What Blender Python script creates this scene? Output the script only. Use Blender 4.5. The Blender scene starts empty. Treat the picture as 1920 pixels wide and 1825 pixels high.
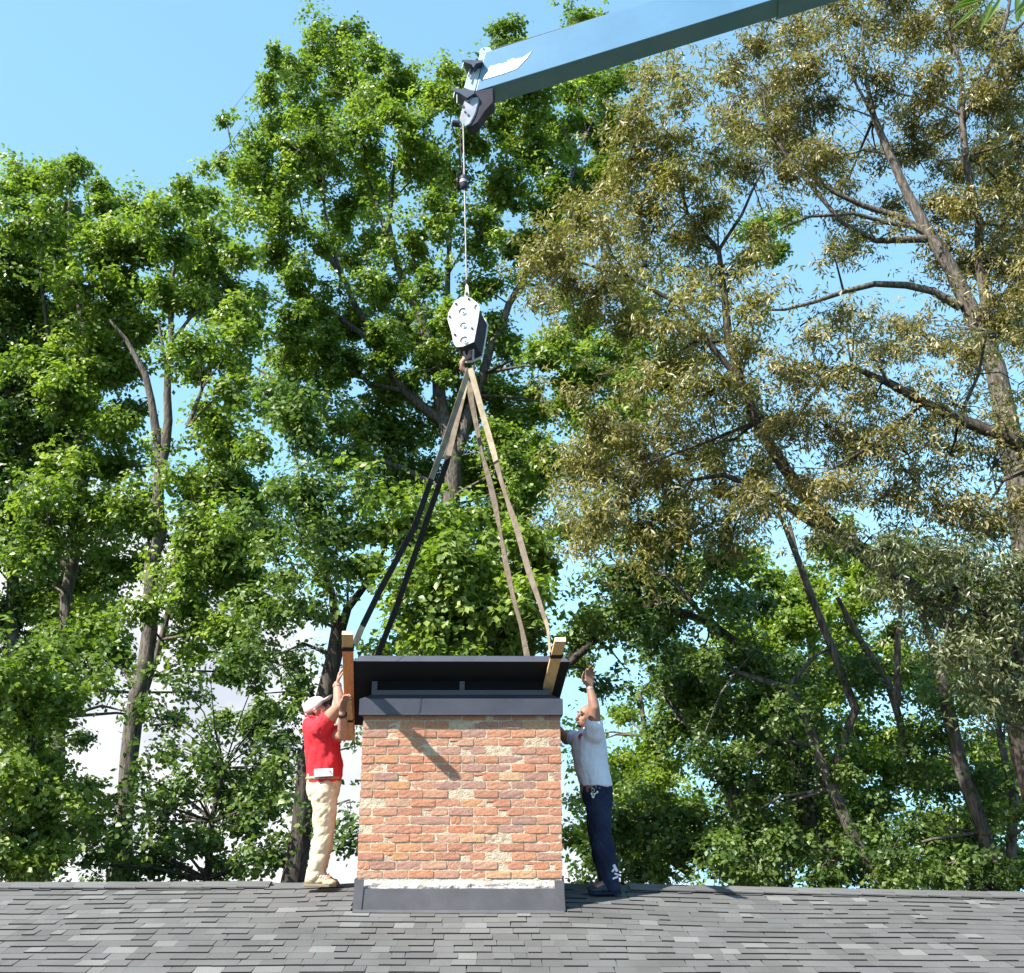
import bpy, bmesh, math, random
import numpy as np
from mathutils import Vector, Matrix, noise as mnoise

R = math.radians
rng = np.random.default_rng(11)
rnd = random.Random(5)
sc = bpy.context.scene
COL = sc.collection

# ------------------------------------------------------------------ camera
F, CX, CY, TH, H = 1950.0, 960.0, 912.5, 16.7, 5.0
cam_d = bpy.data.cameras.new('camera')
cam = bpy.data.objects.new('camera', cam_d)
COL.objects.link(cam)
cam.location = (0, 0, H)
cam.rotation_euler = (R(90 + TH), 0, 0)
cam_d.sensor_width = 36.0
cam_d.sensor_fit = 'HORIZONTAL'
cam_d.lens = 36.0 * F / 1920.0
cam_d.clip_start = 0.1
cam_d.clip_end = 4000
sc.camera = cam

def ray(px, py):
    t = R(TH); u = (px - CX) / F; v = (CY - py) / F
    return Vector((u, math.cos(t) - v * math.sin(t), math.sin(t) + v * math.cos(t)))

def P(px, py, Y):
    """the point of the place seen towards (px, py), Y metres in front of the camera"""
    d = ray(px, py)
    return Vector((0, 0, H)) + d * (Y / d.y)

# ------------------------------------------------------------------ world and sun
SUN = Vector((0.86, 0.60, -1.115)).normalized()        # direction the light travels
W = bpy.data.worlds.new('World'); sc.world = W
W.use_nodes = True
nt = W.node_tree; nt.nodes.clear()
def N(tree, typ, **kw):
    n = tree.nodes.new(typ)
    for k, v in kw.items():
        setattr(n, k, v)
    return n
out = N(nt, 'ShaderNodeOutputWorld'); bg = N(nt, 'ShaderNodeBackground')
sky = N(nt, 'ShaderNodeTexSky'); sky.sky_type = 'NISHITA'; sky.sun_disc = False
sky.sun_elevation = math.asin(-SUN.z)
sky.sun_rotation = math.atan2(-SUN.x, -SUN.y)
sky.altitude = 100; sky.air_density = 1.0; sky.dust_density = 0.6; sky.ozone_density = 1.6
tc = N(nt, 'ShaderNodeTexCoord')
s0 = N(nt, 'ShaderNodeSeparateXYZ'); nt.links.new(tc.outputs['Generated'], s0.inputs[0])
mxz = N(nt, 'ShaderNodeMath', operation='MAXIMUM'); mxz.inputs[1].default_value = 0.20; nt.links.new(s0.outputs['Z'], mxz.inputs[0])
cmb = N(nt, 'ShaderNodeCombineXYZ'); nt.links.new(s0.outputs['X'], cmb.inputs[0]); nt.links.new(s0.outputs['Y'], cmb.inputs[1]); nt.links.new(mxz.outputs[0], cmb.inputs[2])
nt.links.new(cmb.outputs[0], sky.inputs['Vector'])      # below the horizon the sky goes on as at the horizon
sep = N(nt, 'ShaderNodeSeparateXYZ'); nt.links.new(tc.outputs['Generated'], sep.inputs[0])
# a bank of white cumulus low over the horizon, higher towards the west (-x)
nz = N(nt, 'ShaderNodeTexNoise'); nz.inputs['Scale'].default_value = 3.2; nz.inputs['Detail'].default_value = 7
nz.inputs['Roughness'].default_value = 0.55
nt.links.new(tc.outputs['Generated'], nz.inputs['Vector'])
m1 = N(nt, 'ShaderNodeMath', operation='MULTIPLY_ADD'); m1.inputs[1].default_value = -0.62; m1.inputs[2].default_value = 0.02
nt.links.new(sep.outputs['X'], m1.inputs[0])           # threshold height grows to the west
m2 = N(nt, 'ShaderNodeMath', operation='SUBTRACT'); nt.links.new(m1.outputs[0], m2.inputs[0]); nt.links.new(sep.outputs['Z'], m2.inputs[1])
m3 = N(nt, 'ShaderNodeMath', operation='MULTIPLY_ADD'); m3.inputs[1].default_value = 0.55
nt.links.new(nz.outputs['Fac'], m3.inputs[0]); nt.links.new(m2.outputs[0], m3.inputs[2])
cr = N(nt, 'ShaderNodeMapRange'); cr.inputs['From Min'].default_value = 0.235; cr.inputs['From Max'].default_value = 0.33
nt.links.new(m3.outputs[0], cr.inputs['Value'])
tint = N(nt, 'ShaderNodeMix', data_type='RGBA', blend_type='MULTIPLY'); tint.inputs[0].default_value = 1.0
tint.inputs[7].default_value = (1.30, 1.50, 1.22, 1)
nt.links.new(sky.outputs[0], tint.inputs[6])
evn = N(nt, 'ShaderNodeMix', data_type='RGBA'); evn.inputs[0].default_value = 0.5; evn.inputs[7].default_value = (1.25, 2.65, 4.3, 1)
nt.links.new(tint.outputs[2], evn.inputs[6])           # thin summer haze evens out the blue
mx = N(nt, 'ShaderNodeMix', data_type='RGBA'); mx.inputs[7].default_value = (4.2, 4.25, 4.35, 1)
cn = N(nt, 'ShaderNodeTexNoise'); cn.inputs['Scale'].default_value = 9; cn.inputs['Detail'].default_value = 6
nt.links.new(tc.outputs['Generated'], cn.inputs['Vector'])
cc = N(nt, 'ShaderNodeValToRGB'); nt.links.new(cn.outputs['Fac'], cc.inputs[0])
cc.color_ramp.elements[0].position = 0.38; cc.color_ramp.elements[0].color = (2.75, 2.95, 3.35, 1)
cc.color_ramp.elements[1].position = 0.56; cc.color_ramp.elements[1].color = (4.2, 4.25, 4.35, 1)
nt.links.new(cc.outputs[0], mx.inputs[7])
nt.links.new(cr.outputs[0], mx.inputs[0]); nt.links.new(evn.outputs[2], mx.inputs[6])
nt.links.new(mx.outputs[2], bg.inputs[0]); bg.inputs[1].default_value = 0.112
nt.links.new(bg.outputs[0], out.inputs[0])

sd = bpy.data.lights.new('sun', 'SUN'); sd.energy = 5.0; sd.angle = R(0.55); sd.color = (1.0, 0.95, 0.87)
so = bpy.data.objects.new('sun', sd); COL.objects.link(so)
so.rotation_euler = SUN.to_track_quat('-Z', 'Y').to_euler(); so.location = (-20, -14, 30)

sc.view_settings.view_transform = 'Standard'; sc.view_settings.look = 'None'
sc.view_settings.exposure = 1.34; sc.view_settings.gamma = 1.0; sc.view_settings.use_curve_mapping = False
sc.cycles.max_bounces = 8; sc.cycles.transparent_max_bounces = 4

# ------------------------------------------------------------------ helpers
def tag(o, label=None, cat=None, group=None, kind=None):
    if label: o['label'] = label
    if cat: o['category'] = cat
    if group: o['group'] = group
    if kind: o['kind'] = kind
    return o

def empty(name, loc=(0, 0, 0)):
    o = bpy.data.objects.new(name, None); COL.objects.link(o); o.location = loc
    o.empty_display_size = 0.2
    return o

def place(name, me, mat=None, parent=None):
    """link a mesh whose vertices are in world space; keeps them there under a parent"""
    if mat is not None and not me.materials:
        for m in (mat if isinstance(mat, (list, tuple)) else [mat]): me.materials.append(m)
    o = bpy.data.objects.new(name, me); COL.objects.link(o)
    if parent is not None:
        o.parent = parent
        o.matrix_parent_inverse = pw(parent).inverted()
    return o

def pw(o):
    m = Matrix.LocRotScale(o.location, o.rotation_euler, o.scale)
    return pw(o.parent) @ o.matrix_parent_inverse @ m if o.parent else m

class MB:
    """collects simple shapes for ONE mesh"""
    def __init__(s): s.v = []; s.f = []; s.mi = []; s.smooth = []
    def add(s, vs, fs, mi=0, sm=False):
        b = len(s.v); s.v += [tuple(v) for v in vs]
        for f in fs: s.f.append([b + i for i in f]); s.mi.append(mi); s.smooth.append(sm)
    def box(s, c, ax, ay, az, mi=0):
        """box from its centre and three half-axis vectors"""
        c = Vector(c); ax, ay, az = Vector(ax), Vector(ay), Vector(az)
        vs = [c + ax * i + ay * j + az * k for i in (-1, 1) for j in (-1, 1) for k in (-1, 1)]
        s.add(vs, [(0, 1, 3, 2), (4, 6, 7, 5), (0, 4, 5, 1), (2, 3, 7, 6), (0, 2, 6, 4), (1, 5, 7, 3)], mi)
    def tube(s, pts, rads, n=8, mi=0, cap=True, sm=True):
        pts = [Vector(p) for p in pts]
        up = Vector((0.13, 0.31, 0.94)); vs = []; fs = []
        for i, p in enumerate(pts):
            a = pts[max(i - 1, 0)]; b = pts[min(i + 1, len(pts) - 1)]
            t = (b - a); t = t.normalized() if t.length > 1e-9 else Vector((0, 0, 1))
            u = t.cross(up)
            if u.length < 0.05: u = t.cross(Vector((1, 0, 0)))
            u.normalize(); w = t.cross(u)
            r = rads[i] if hasattr(rads, '__len__') else rads
            for k in range(n):
                an = 2 * math.pi * k / n
                vs.append(p + (u * math.cos(an) + w * math.sin(an)) * r)
        for i in range(len(pts) - 1):
            for k in range(n):
                fs.append((i * n + k, i * n + (k + 1) % n, (i + 1) * n + (k + 1) % n, (i + 1) * n + k))
        s.add(vs, fs, mi, sm)
        if cap:
            s.add(vs[:n], [tuple(range(n))[::-1]], mi); s.add(vs[-n:], [tuple(range(n))], mi)
    def prism(s, poly, d, mi=0):
        """flat outline (list of points) pushed along d"""
        d = Vector(d); n = len(poly); a = [Vector(p) for p in poly]; b = [p + d for p in a]
        s.add(a + b, [tuple(range(n))[::-1], tuple(range(n, 2 * n))] + [(i, (i + 1) % n, (i + 1) % n + n, i + n) for i in range(n)], mi)
    def disc(s, c, axis, r, h, n=20, mi=0):
        axis = Vector(axis).normalized(); c = Vector(c)
        s.tube([c - axis * h / 2, c + axis * h / 2], [r, r], n, mi, True, False)
    def mesh(s, name):
        me = bpy.data.meshes.new(name); me.from_pydata(s.v, [], s.f)
        me.polygons.foreach_set('material_index', s.mi); me.polygons.foreach_set('use_smooth', s.smooth)
        me.update(); return me
    def build(s, name, mat, parent=None, bevel=0):
        me = s.mesh(name)
        if bevel:
            bm = bmesh.new(); bm.from_mesh(me)
            bmesh.ops.recalc_face_normals(bm, faces=bm.faces)
            bmesh.ops.bevel(bm, geom=[e for e in bm.edges if len(e.link_faces) == 2 and e.calc_face_angle(0) > 0.6],
                            offset=bevel, segments=2, affect='EDGES', profile=0.6, clamp_overlap=True)
            bm.to_mesh(me); bm.free()
        else:
            bm = bmesh.new(); bm.from_mesh(me); bmesh.ops.recalc_face_normals(bm, faces=bm.faces); bm.to_mesh(me); bm.free()
        return place(name, me, mat, parent)

def npmesh(name, V, T, attr=None):
    """triangle mesh from arrays, fast"""
    me = bpy.data.meshes.new(name)
    me.vertices.add(len(V)); me.vertices.foreach_set('co', V.astype(np.float32).ravel())
    n = len(T); me.loops.add(n * 3); me.polygons.add(n)
    me.loops.foreach_set('vertex_index', T.astype(np.int32).ravel())
    me.polygons.foreach_set('loop_start', np.arange(0, n * 3, 3, dtype=np.int32))
    me.update(calc_edges=True)
    if attr is not None:
        a = me.attributes.new('tint', 'FLOAT', 'POINT'); a.data.foreach_set('value', attr.astype(np.float32))
    return me

# ------------------------------------------------------------------ materials
def mat(name, col, rough=0.6, spec=0.4, metal=0.0, var=0.0, vscale=8, bump=0.0, bscale=40, col2=None, coat=0, stretch=None):
    m = bpy.data.materials.new(name); m.use_nodes = True
    t = m.node_tree; b = t.nodes['Principled BSDF']
    b.inputs['Roughness'].default_value = rough; b.inputs['Specular IOR Level'].default_value = spec
    b.inputs['Metallic'].default_value = metal; b.inputs['Coat Weight'].default_value = coat
    b.inputs['Base Color'].default_value = (*col, 1)
    c = N(t, 'ShaderNodeTexCoord'); src = c.outputs['Object']
    if stretch:
        mp = N(t, 'ShaderNodeMapping'); mp.inputs['Scale'].default_value = stretch
        t.links.new(src, mp.inputs[0]); src = mp.outputs[0]
    if var or col2:
        n = N(t, 'ShaderNodeTexNoise'); n.inputs['Scale'].default_value = vscale; n.inputs['Detail'].default_value = 6
        n.inputs['Roughness'].default_value = 0.65
        t.links.new(src, n.inputs['Vector'])
        r = N(t, 'ShaderNodeValToRGB'); t.links.new(n.outputs['Fac'], r.inputs[0])
        c2 = col2 or tuple(min(1, x * (1 + var)) for x in col)
        c1 = col if col2 else tuple(x * (1 - var) for x in col)
        r.color_ramp.elements[0].position = 0.35; r.color_ramp.elements[0].color = (*c1, 1)
        r.color_ramp.elements[1].position = 0.65; r.color_ramp.elements[1].color = (*c2, 1)
        t.links.new(r.outputs[0], b.inputs['Base Color'])
    if bump:
        n = N(t, 'ShaderNodeTexNoise'); n.inputs['Scale'].default_value = bscale; n.inputs['Detail'].default_value = 5
        t.links.new(src, n.inputs['Vector'])
        bp = N(t, 'ShaderNodeBump'); bp.inputs['Strength'].default_value = bump; bp.inputs['Distance'].default_value = 0.01
        t.links.new(n.outputs['Fac'], bp.inputs['Height']); t.links.new(bp.outputs[0], b.inputs['Normal'])
    return m

def leafmat(name, c0, c1, c2, transl=0.32, rough=0.42, spec=0.5):
    m = bpy.data.materials.new(name); m.use_nodes = True
    t = m.node_tree; b = t.nodes['Principled BSDF']; o = t.nodes['Material Output']
    a = N(t, 'ShaderNodeAttribute'); a.attribute_name = 'tint'
    r = N(t, 'ShaderNodeValToRGB'); t.links.new(a.outputs['Fac'], r.inputs[0])
    e = r.color_ramp.elements; e[0].color = (*c0, 1); e[1].color = (*c2, 1); e[0].position = 0.05; e[1].position = 0.95
    k = e.new(0.5); k.color = (*c1, 1)
    t.links.new(r.outputs[0], b.inputs['Base Color'])
    b.inputs['Roughness'].default_value = rough; b.inputs['Specular IOR Level'].default_value = spec
    tr = N(t, 'ShaderNodeBsdfTranslucent')
    g = N(t, 'ShaderNodeMix', data_type='RGBA', blend_type='MULTIPLY'); g.inputs[0].default_value = 1
    g.inputs[7].default_value = (1.5, 1.7, 0.6, 1); t.links.new(r.outputs[0], g.inputs[6]); t.links.new(g.outputs[2], tr.inputs[0])
    s = N(t, 'ShaderNodeMixShader'); s.inputs[0].default_value = transl
    t.links.new(b.outputs[0], s.inputs[1]); t.links.new(tr.outputs[0], s.inputs[2]); t.links.new(s.outputs[0], o.inputs[0])
    return m

M = {}
M['leaf_green'] = leafmat('leaf_green', (0.055, 0.095, 0.022), (0.15, 0.22, 0.038), (0.32, 0.38, 0.09), 0.4, 0.42, 0.45)
M['leaf_deep'] = leafmat('leaf_deep', (0.03, 0.062, 0.022), (0.085, 0.14, 0.032), (0.21, 0.28, 0.07), 0.34, 0.42, 0.45)
M['leaf_bright'] = leafmat('leaf_bright', (0.08, 0.13, 0.02), (0.17, 0.24, 0.035), (0.28, 0.34, 0.07), 0.45, 0.38, 0.5)
M['leaf_olive'] = leafmat('leaf_olive', (0.075, 0.08, 0.022), (0.21, 0.19, 0.06), (0.4, 0.34, 0.14), 0.32, 0.4, 0.5)
M['leaf_brown'] = leafmat('leaf_brown', (0.07, 0.068, 0.02), (0.2, 0.17, 0.058), (0.36, 0.295, 0.125), 0.28, 0.4, 0.5)
M['leaf_pale'] = leafmat('leaf_pale', (0.04, 0.058, 0.024), (0.11, 0.125, 0.052), (0.24, 0.24, 0.12), 0.24, 0.38, 0.6)
M['leaf_oakgreen'] = leafmat('leaf_oakgreen', (0.03, 0.062, 0.018), (0.09, 0.145, 0.032), (0.22, 0.28, 0.075), 0.38, 0.42, 0.45)
M['bark_grey'] = mat('bark_grey', (0.035, 0.03, 0.027), 0.95, 0.15, 0, 0, 9, 1.0, 22, (0.19, 0.165, 0.145), stretch=(3, 3, 0.6))
M['bark_dark'] = mat('bark_dark', (0.02, 0.017, 0.015), 0.95, 0.15, 0, 0, 9, 1.0, 22, (0.095, 0.08, 0.068), stretch=(3, 3, 0.6))
M['shingle_edge'] = mat('shingle_edge', (0.018, 0.018, 0.02), 0.95, 0.1)
M['flashing'] = mat('flashing', (0.10, 0.098, 0.107), 0.55, 0.4, 0.15, 0.12, 5, 0.15, 12)
M['cap_metal'] = mat('cap_metal', (0.047, 0.048, 0.066), 0.42, 0.5, 0.0, 0.15, 4, 0.05, 8)
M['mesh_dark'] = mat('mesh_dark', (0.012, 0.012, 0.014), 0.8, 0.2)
M['wood'] = mat('wood', (0.46, 0.29, 0.13), 0.7, 0.3, 0, 0, 9, 0.2, 60, (0.62, 0.42, 0.21), stretch=(5, 0.5, 5))
M['wood_end'] = mat('wood_end', (0.70, 0.57, 0.36), 0.8, 0.2, 0, 0.15, 30)
M['wood_red'] = mat('wood_red', (0.60, 0.20, 0.07), 0.7, 0.3, 0, 0, 9, 0.2, 60, (0.74, 0.32, 0.13), stretch=(5, 0.5, 5))
M['boom_blue'] = mat('boom_blue', (0.10, 0.225, 0.37), 0.33, 0.5, 0.0, 0.06, 2.5, 0, 0, None, 0.3)
M['boom_pale'] = mat('boom_pale', (0.40, 0.47, 0.55), 0.4, 0.5, 0.0, 0.08, 4)
M['steel_navy'] = mat('steel_navy', (0.06, 0.075, 0.11), 0.5, 0.5, 0.2, 0.2, 6)
M['steel_grey'] = mat('steel_grey', (0.33, 0.34, 0.40), 0.5, 0.5, 0.2, 0.2, 14)
M['block_white'] = mat('block_white', (0.72, 0.71, 0.72), 0.42, 0.5, 0.0, 0.05, 10)
M['gap_shade_black'] = mat('gap_shade_black', (0.01, 0.01, 0.012), 0.8, 0.2)
M['block_dark'] = mat('block_dark', (0.03, 0.026, 0.04), 0.6, 0.3, 0, 0.3, 10)
M['decal_white'] = mat('decal_white', (0.82, 0.82, 0.82), 0.4, 0.5)
M['rope'] = mat('rope', (0.30, 0.27, 0.25), 0.5, 0.5, 0.4, 0.2, 30, 0.4, 200)
M['rope_dark'] = mat('rope_dark', (0.06, 0.055, 0.055), 0.6, 0.4, 0.2)
M['sling_tan'] = mat('sling_tan', (0.19, 0.15, 0.115), 0.85, 0.2, 0, 0.25, 12, 0.3, 120)
M['sling_black_and_shade'] = mat('sling_black_and_shade', (0.018, 0.015, 0.014), 0.85, 0.2, 0, 0.3, 12, 0.3, 120)  # black bands and splices; also strap lengths with shade put into the colour
M['sling_light'] = mat('sling_light', (0.33, 0.27, 0.19), 0.85, 0.2, 0, 0.2, 12)
M['hook'] = mat('hook', (0.34, 0.19, 0.17), 0.6, 0.4, 0.1, 0.2, 20)
M['grass'] = mat('grass', (0.03, 0.05, 0.018), 0.95, 0.1, 0, 0.3, 0.6, 0.5, 6)
M['siding'] = mat('siding', (0.42, 0.40, 0.36), 0.7, 0.3, 0, 0.05, 2)
M['skin'] = mat('skin', (0.38, 0.20, 0.14), 0.55, 0.35, 0, 0.12, 14)
M['skin_tan'] = mat('skin_tan', (0.27, 0.14, 0.095), 0.55, 0.35, 0, 0.14, 14)
M['red_shirt'] = mat('red_shirt', (0.60, 0.03, 0.042), 0.8, 0.2, 0, 0.08, 6, 0.25, 160)
M['white_shirt'] = mat('white_shirt', (0.62, 0.61, 0.70), 0.85, 0.2, 0, 0.03, 6, 0.2, 160)
M['khaki'] = mat('khaki', (0.58, 0.49, 0.35), 0.85, 0.2, 0, 0.08, 7, 0.25, 140)
M['jeans'] = mat('jeans', (0.008, 0.012, 0.03), 0.85, 0.2, 0, 0, 5, 0.25, 140, (0.018, 0.028, 0.065))
M['cap_cloth'] = mat('cap_cloth', (0.66, 0.63, 0.58), 0.85, 0.2, 0, 0.06, 10)
M['boot'] = mat('boot', (0.42, 0.34, 0.21), 0.8, 0.3, 0, 0.25, 20, 0.4, 60)
M['sole'] = mat('sole', (0.22, 0.18, 0.13), 0.85, 0.2)
M['shoe'] = mat('shoe', (0.02, 0.025, 0.04), 0.6, 0.4, 0, 0.3, 20)
M['lace'] = mat('lace', (0.03, 0.12, 0.30), 0.7, 0.3)
M['dark'] = mat('dark', (0.015, 0.013, 0.013), 0.5, 0.4)
M['logo_red'] = mat('logo_red', (0.40, 0.03, 0.05), 0.8, 0.2)
M['keys'] = mat('keys', (0.6, 0.58, 0.52), 0.35, 0.5, 0.8)
M['eye'] = mat('eye', (0.03, 0.02, 0.015), 0.2, 0.5)
M['lips'] = mat('lips', (0.30, 0.10, 0.08), 0.5, 0.4)
M['stubble'] = mat('stubble', (0.12, 0.065, 0.048), 0.8, 0.2, 0, 0.35, 90)
M['hair'] = mat('hair', (0.04, 0.025, 0.018), 0.7, 0.3, 0, 0.3, 60)

def brick_material():
    m = bpy.data.materials.new('brick_face'); m.use_nodes = True
    t = m.node_tree; b = t.nodes['Principled BSDF']; b.inputs['Roughness'].default_value = 0.9
    b.inputs['Specular IOR Level'].default_value = 0.2
    oi = N(t, 'ShaderNodeObjectInfo')
    r = N(t, 'ShaderNodeValToRGB'); r.color_ramp.interpolation = 'CONSTANT'
    t.links.new(oi.outputs['Random'], r.inputs[0])
    pal = [(0.46, 0.20, 0.125), (0.42, 0.185, 0.125), (0.52, 0.24, 0.14), (0.36, 0.19, 0.155), (0.48, 0.24, 0.165), (0.54, 0.26, 0.13),
           (0.38, 0.215, 0.18), (0.50, 0.20, 0.115), (0.50, 0.29, 0.205), (0.34, 0.195, 0.17), (0.46, 0.20, 0.135), (0.55, 0.34, 0.19),
           (0.49, 0.22, 0.14), (0.44, 0.23, 0.17), (0.53, 0.245, 0.15), (0.47, 0.20, 0.13), (0.50, 0.25, 0.165)]
    e = r.color_ramp.elements
    e[0].color = (*pal[0], 1); e[1].color = (*pal[1], 1); e[1].position = 1 / len(pal)
    for i in range(2, len(pal)):
        x = e.new(i / len(pal)); x.color = (*pal[i], 1)
    for x in e: c = x.color; x.color = ((c[0] * 0.78 + 0.47 * 0.22) * 0.90, (c[1] * 0.78 + 0.225 * 0.22) * 0.90, (c[2] * 0.78 + 0.145 * 0.22) * 0.88, 1)
    tcn = N(t, 'ShaderNodeTexCoord'); add = N(t, 'ShaderNodeVectorMath', operation='ADD')
    mul = N(t, 'ShaderNodeMath', operation='MULTIPLY'); mul.inputs[1].default_value = 57
    t.links.new(oi.outputs['Random'], mul.inputs[0])
    t.links.new(tcn.outputs['Object'], add.inputs[0]); t.links.new(mul.outputs[0], add.inputs[1])
    n1 = N(t, 'ShaderNodeTexNoise'); n1.inputs['Scale'].default_value = 11; n1.inputs['Detail'].default_value = 6
    t.links.new(add.outputs[0], n1.inputs['Vector'])
    mr = N(t, 'ShaderNodeMapRange'); mr.inputs['From Min'].default_value = 0.3; mr.inputs['From Max'].default_value = 0.7
    mr.inputs['To Min'].default_value = 0.62; mr.inputs['To Max'].default_value = 1.32; t.links.new(n1.outputs['Fac'], mr.inputs['Value'])
    mm = N(t, 'ShaderNodeMix', data_type='RGBA', blend_type='MULTIPLY'); mm.inputs[0].default_value = 1
    t.links.new(r.outputs[0], mm.inputs[6]); t.links.new(mr.outputs[0], mm.inputs[7])
    # lime bloom smeared over the face
    n2 = N(t, 'ShaderNodeTexNoise'); n2.inputs['Scale'].default_value = 20; n2.inputs['Detail'].default_value = 8; n2.inputs['Roughness'].default_value = 0.7
    t.links.new(add.outputs[0], n2.inputs['Vector'])
    m2 = N(t, 'ShaderNodeMapRange'); m2.inputs['From Min'].default_value = 0.5; m2.inputs['From Max'].default_value = 0.68; m2.inputs['To Max'].default_value = 0.62
    t.links.new(n2.outputs['Fac'], m2.inputs['Value'])
    m3 = N(t, 'ShaderNodeMix', data_type='RGBA'); m3.inputs[7].default_value = (0.58, 0.44, 0.32, 1)
    t.links.new(m2.outputs[0], m3.inputs[0]); t.links.new(mm.outputs[2], m3.inputs[6])
    # small dark pits
    n3 = N(t, 'ShaderNodeTexNoise'); n3.inputs['Scale'].default_value = 70; n3.inputs['Detail'].default_value = 3
    t.links.new(add.outputs[0], n3.inputs['Vector'])
    m4 = N(t, 'ShaderNodeMapRange'); m4.inputs['From Min'].default_value = 0.70; m4.inputs['From Max'].default_value = 0.76
    t.links.new(n3.outputs['Fac'], m4.inputs['Value'])
    m5 = N(t, 'ShaderNodeMix', data_type='RGBA'); m5.inputs[7].default_value = (0.06, 0.035, 0.03, 1)
    t.links.new(m4.outputs[0], m5.inputs[0]); t.links.new(m3.outputs[2], m5.inputs[6])
    t.links.new(m5.outputs[2], b.inputs['Base Color'])
    bp = N(t, 'ShaderNodeBump'); bp.inputs['Strength'].default_value = 0.7; bp.inputs['Distance'].default_value = 0.008
    t.links.new(n2.outputs['Fac'], bp.inputs['Height']); t.links.new(bp.outputs[0], b.inputs['Normal'])
    return m
M['brick'] = brick_material()
M['mortar'] = mat('mortar', (0.36, 0.29, 0.205), 0.95, 0.1, 0, 0, 22, 1.0, 90, (0.58, 0.48, 0.36))
M['lime'] = mat('lime', (0.30, 0.27, 0.25), 0.95, 0.1, 0, 0, 14, 1.0, 60, (0.58, 0.56, 0.54))

def shingle_material():
    m = bpy.data.materials.new('shingle_granules'); m.use_nodes = True
    t = m.node_tree; b = t.nodes['Principled BSDF']; b.inputs['Roughness'].default_value = 0.9; b.inputs['Specular IOR Level'].default_value = 0.25
    a = N(t, 'ShaderNodeAttribute'); a.attribute_name = 'tint'
    oi = N(t, 'ShaderNodeObjectInfo')
    ad = N(t, 'ShaderNodeMath', operation='ADD'); t.links.new(a.outputs['Fac'], ad.inputs[0]); t.links.new(oi.outputs['Random'], ad.inputs[1])
    fr = N(t, 'ShaderNodeMath', operation='FRACT'); t.links.new(ad.outputs[0], fr.inputs[0])
    r = N(t, 'ShaderNodeValToRGB'); r.color_ramp.interpolation = 'CONSTANT'; t.links.new(fr.outputs[0], r.inputs[0])
    pal = [(0, 0.096), (0.2, 0.102), (0.4, 0.107), (0.55, 0.089), (0.68, 0.111), (0.8, 0.098), (0.90, 0.148), (0.95, 0.13)]
    e = r.color_ramp.elements
    e[0].color = (pal[0][1] * 1.03, pal[0][1], pal[0][1] * 0.99, 1); e[1].position = pal[1][0]; e[1].color = (pal[1][1], pal[1][1], pal[1][1], 1)
    for p, v in pal[2:]:
        x = e.new(p); x.color = (v * 1.01, v, v * 0.98, 1)
    tcn = N(t, 'ShaderNodeTexCoord'); n1 = N(t, 'ShaderNodeTexNoise'); n1.inputs['Scale'].default_value = 160; n1.inputs['Detail'].default_value = 3
    t.links.new(tcn.outputs['Object'], n1.inputs['Vector'])
    n2 = N(t, 'ShaderNodeTexNoise'); n2.inputs['Scale'].default_value = 1.6; n2.inputs['Detail'].default_value = 4
    t.links.new(tcn.outputs['Object'], n2.inputs['Vector'])
    s = N(t, 'ShaderNodeMath', operation='ADD'); t.links.new(n1.outputs['Fac'], s.inputs[0]); t.links.new(n2.outputs['Fac'], s.inputs[1])
    mr = N(t, 'ShaderNodeMapRange'); mr.inputs['From Min'].default_value = 0.6; mr.inputs['From Max'].default_value = 1.4
    mr.inputs['To Min'].default_value = 0.72; mr.inputs['To Max'].default_value = 1.28; t.links.new(s.outputs[0], mr.inputs['Value'])
    mm = N(t, 'ShaderNodeMix', data_type='RGBA', blend_type='MULTIPLY'); mm.inputs[0].default_value = 1
    t.links.new(r.outputs[0], mm.inputs[6]); t.links.new(mr.outputs[0], mm.inputs[7]); t.links.new(mm.outputs[2], b.inputs['Base Color'])
    return m
M['shingle'] = shingle_material()

# ------------------------------------------------------------------ ground
g = MB()
def ground_z(y): return 0.0 if y < 11.5 else -0.16 * (y - 11.5) - 0.0
for ya, yb in ((-150, 11.5), (11.5, 60), (60, 500)):
    for i in range(8):
        xa, xb = -480 + i * 120, -360 + i * 120
        g.add([(xa, ya, ground_z(ya)), (xb, ya, ground_z(ya)), (xb, yb, ground_z(yb)), (xa, yb, ground_z(yb))], [(0, 1, 2, 3)])
tag(g.build('ground', M['grass']), kind='structure')

# ------------------------------------------------------------------ house: roof
RY = 9.95                      # where the ridge runs
SL = 0.168
WALL = 9.2                     # front face of the chimney
def ridge_z(x):
    pts = [(-7.5, 1664), (-4.7, 1664), (-2.9, 1663), (-1.95, 1661.5), (-1.4, 1656), (0.5, 1662), (1.2, 1667.5), (2.3, 1673), (3.2, 1676.5), (4.4, 1682), (5.0, 1679), (8, 1675)]
    for (a, ya), (b, yb) in zip(pts, pts[1:]):
        if a <= x <= b:
            k = (x - a) / (b - a); y = ya + (yb - ya) * k
            return P(CX, y, RY).z
    return P(CX, 1670, RY).z
def roof_z(x, y):
    """height of the roof deck; the front slope sags a little between rafters"""
    w = 0.5 * (1 + math.cos(min(1.0, abs(RY - y) / 2.6) * math.pi))
    zr = P(CX, 1665, RY).z
    z = zr + (ridge_z(x) - zr) * w - SL * abs(RY - y)
    return z + 0.006 * math.sin(x * 2.1 + 0.6) * math.sin((RY - y) * 1.7)
house = tag(empty('house', (0, RY, 0)), 'house with grey shingle roof that the brick chimney rises from', 'house')
X0, X1, YE = -7.4, 7.8, 5.0
nx, ny = 90, 30
V = []; Fc = []
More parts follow.
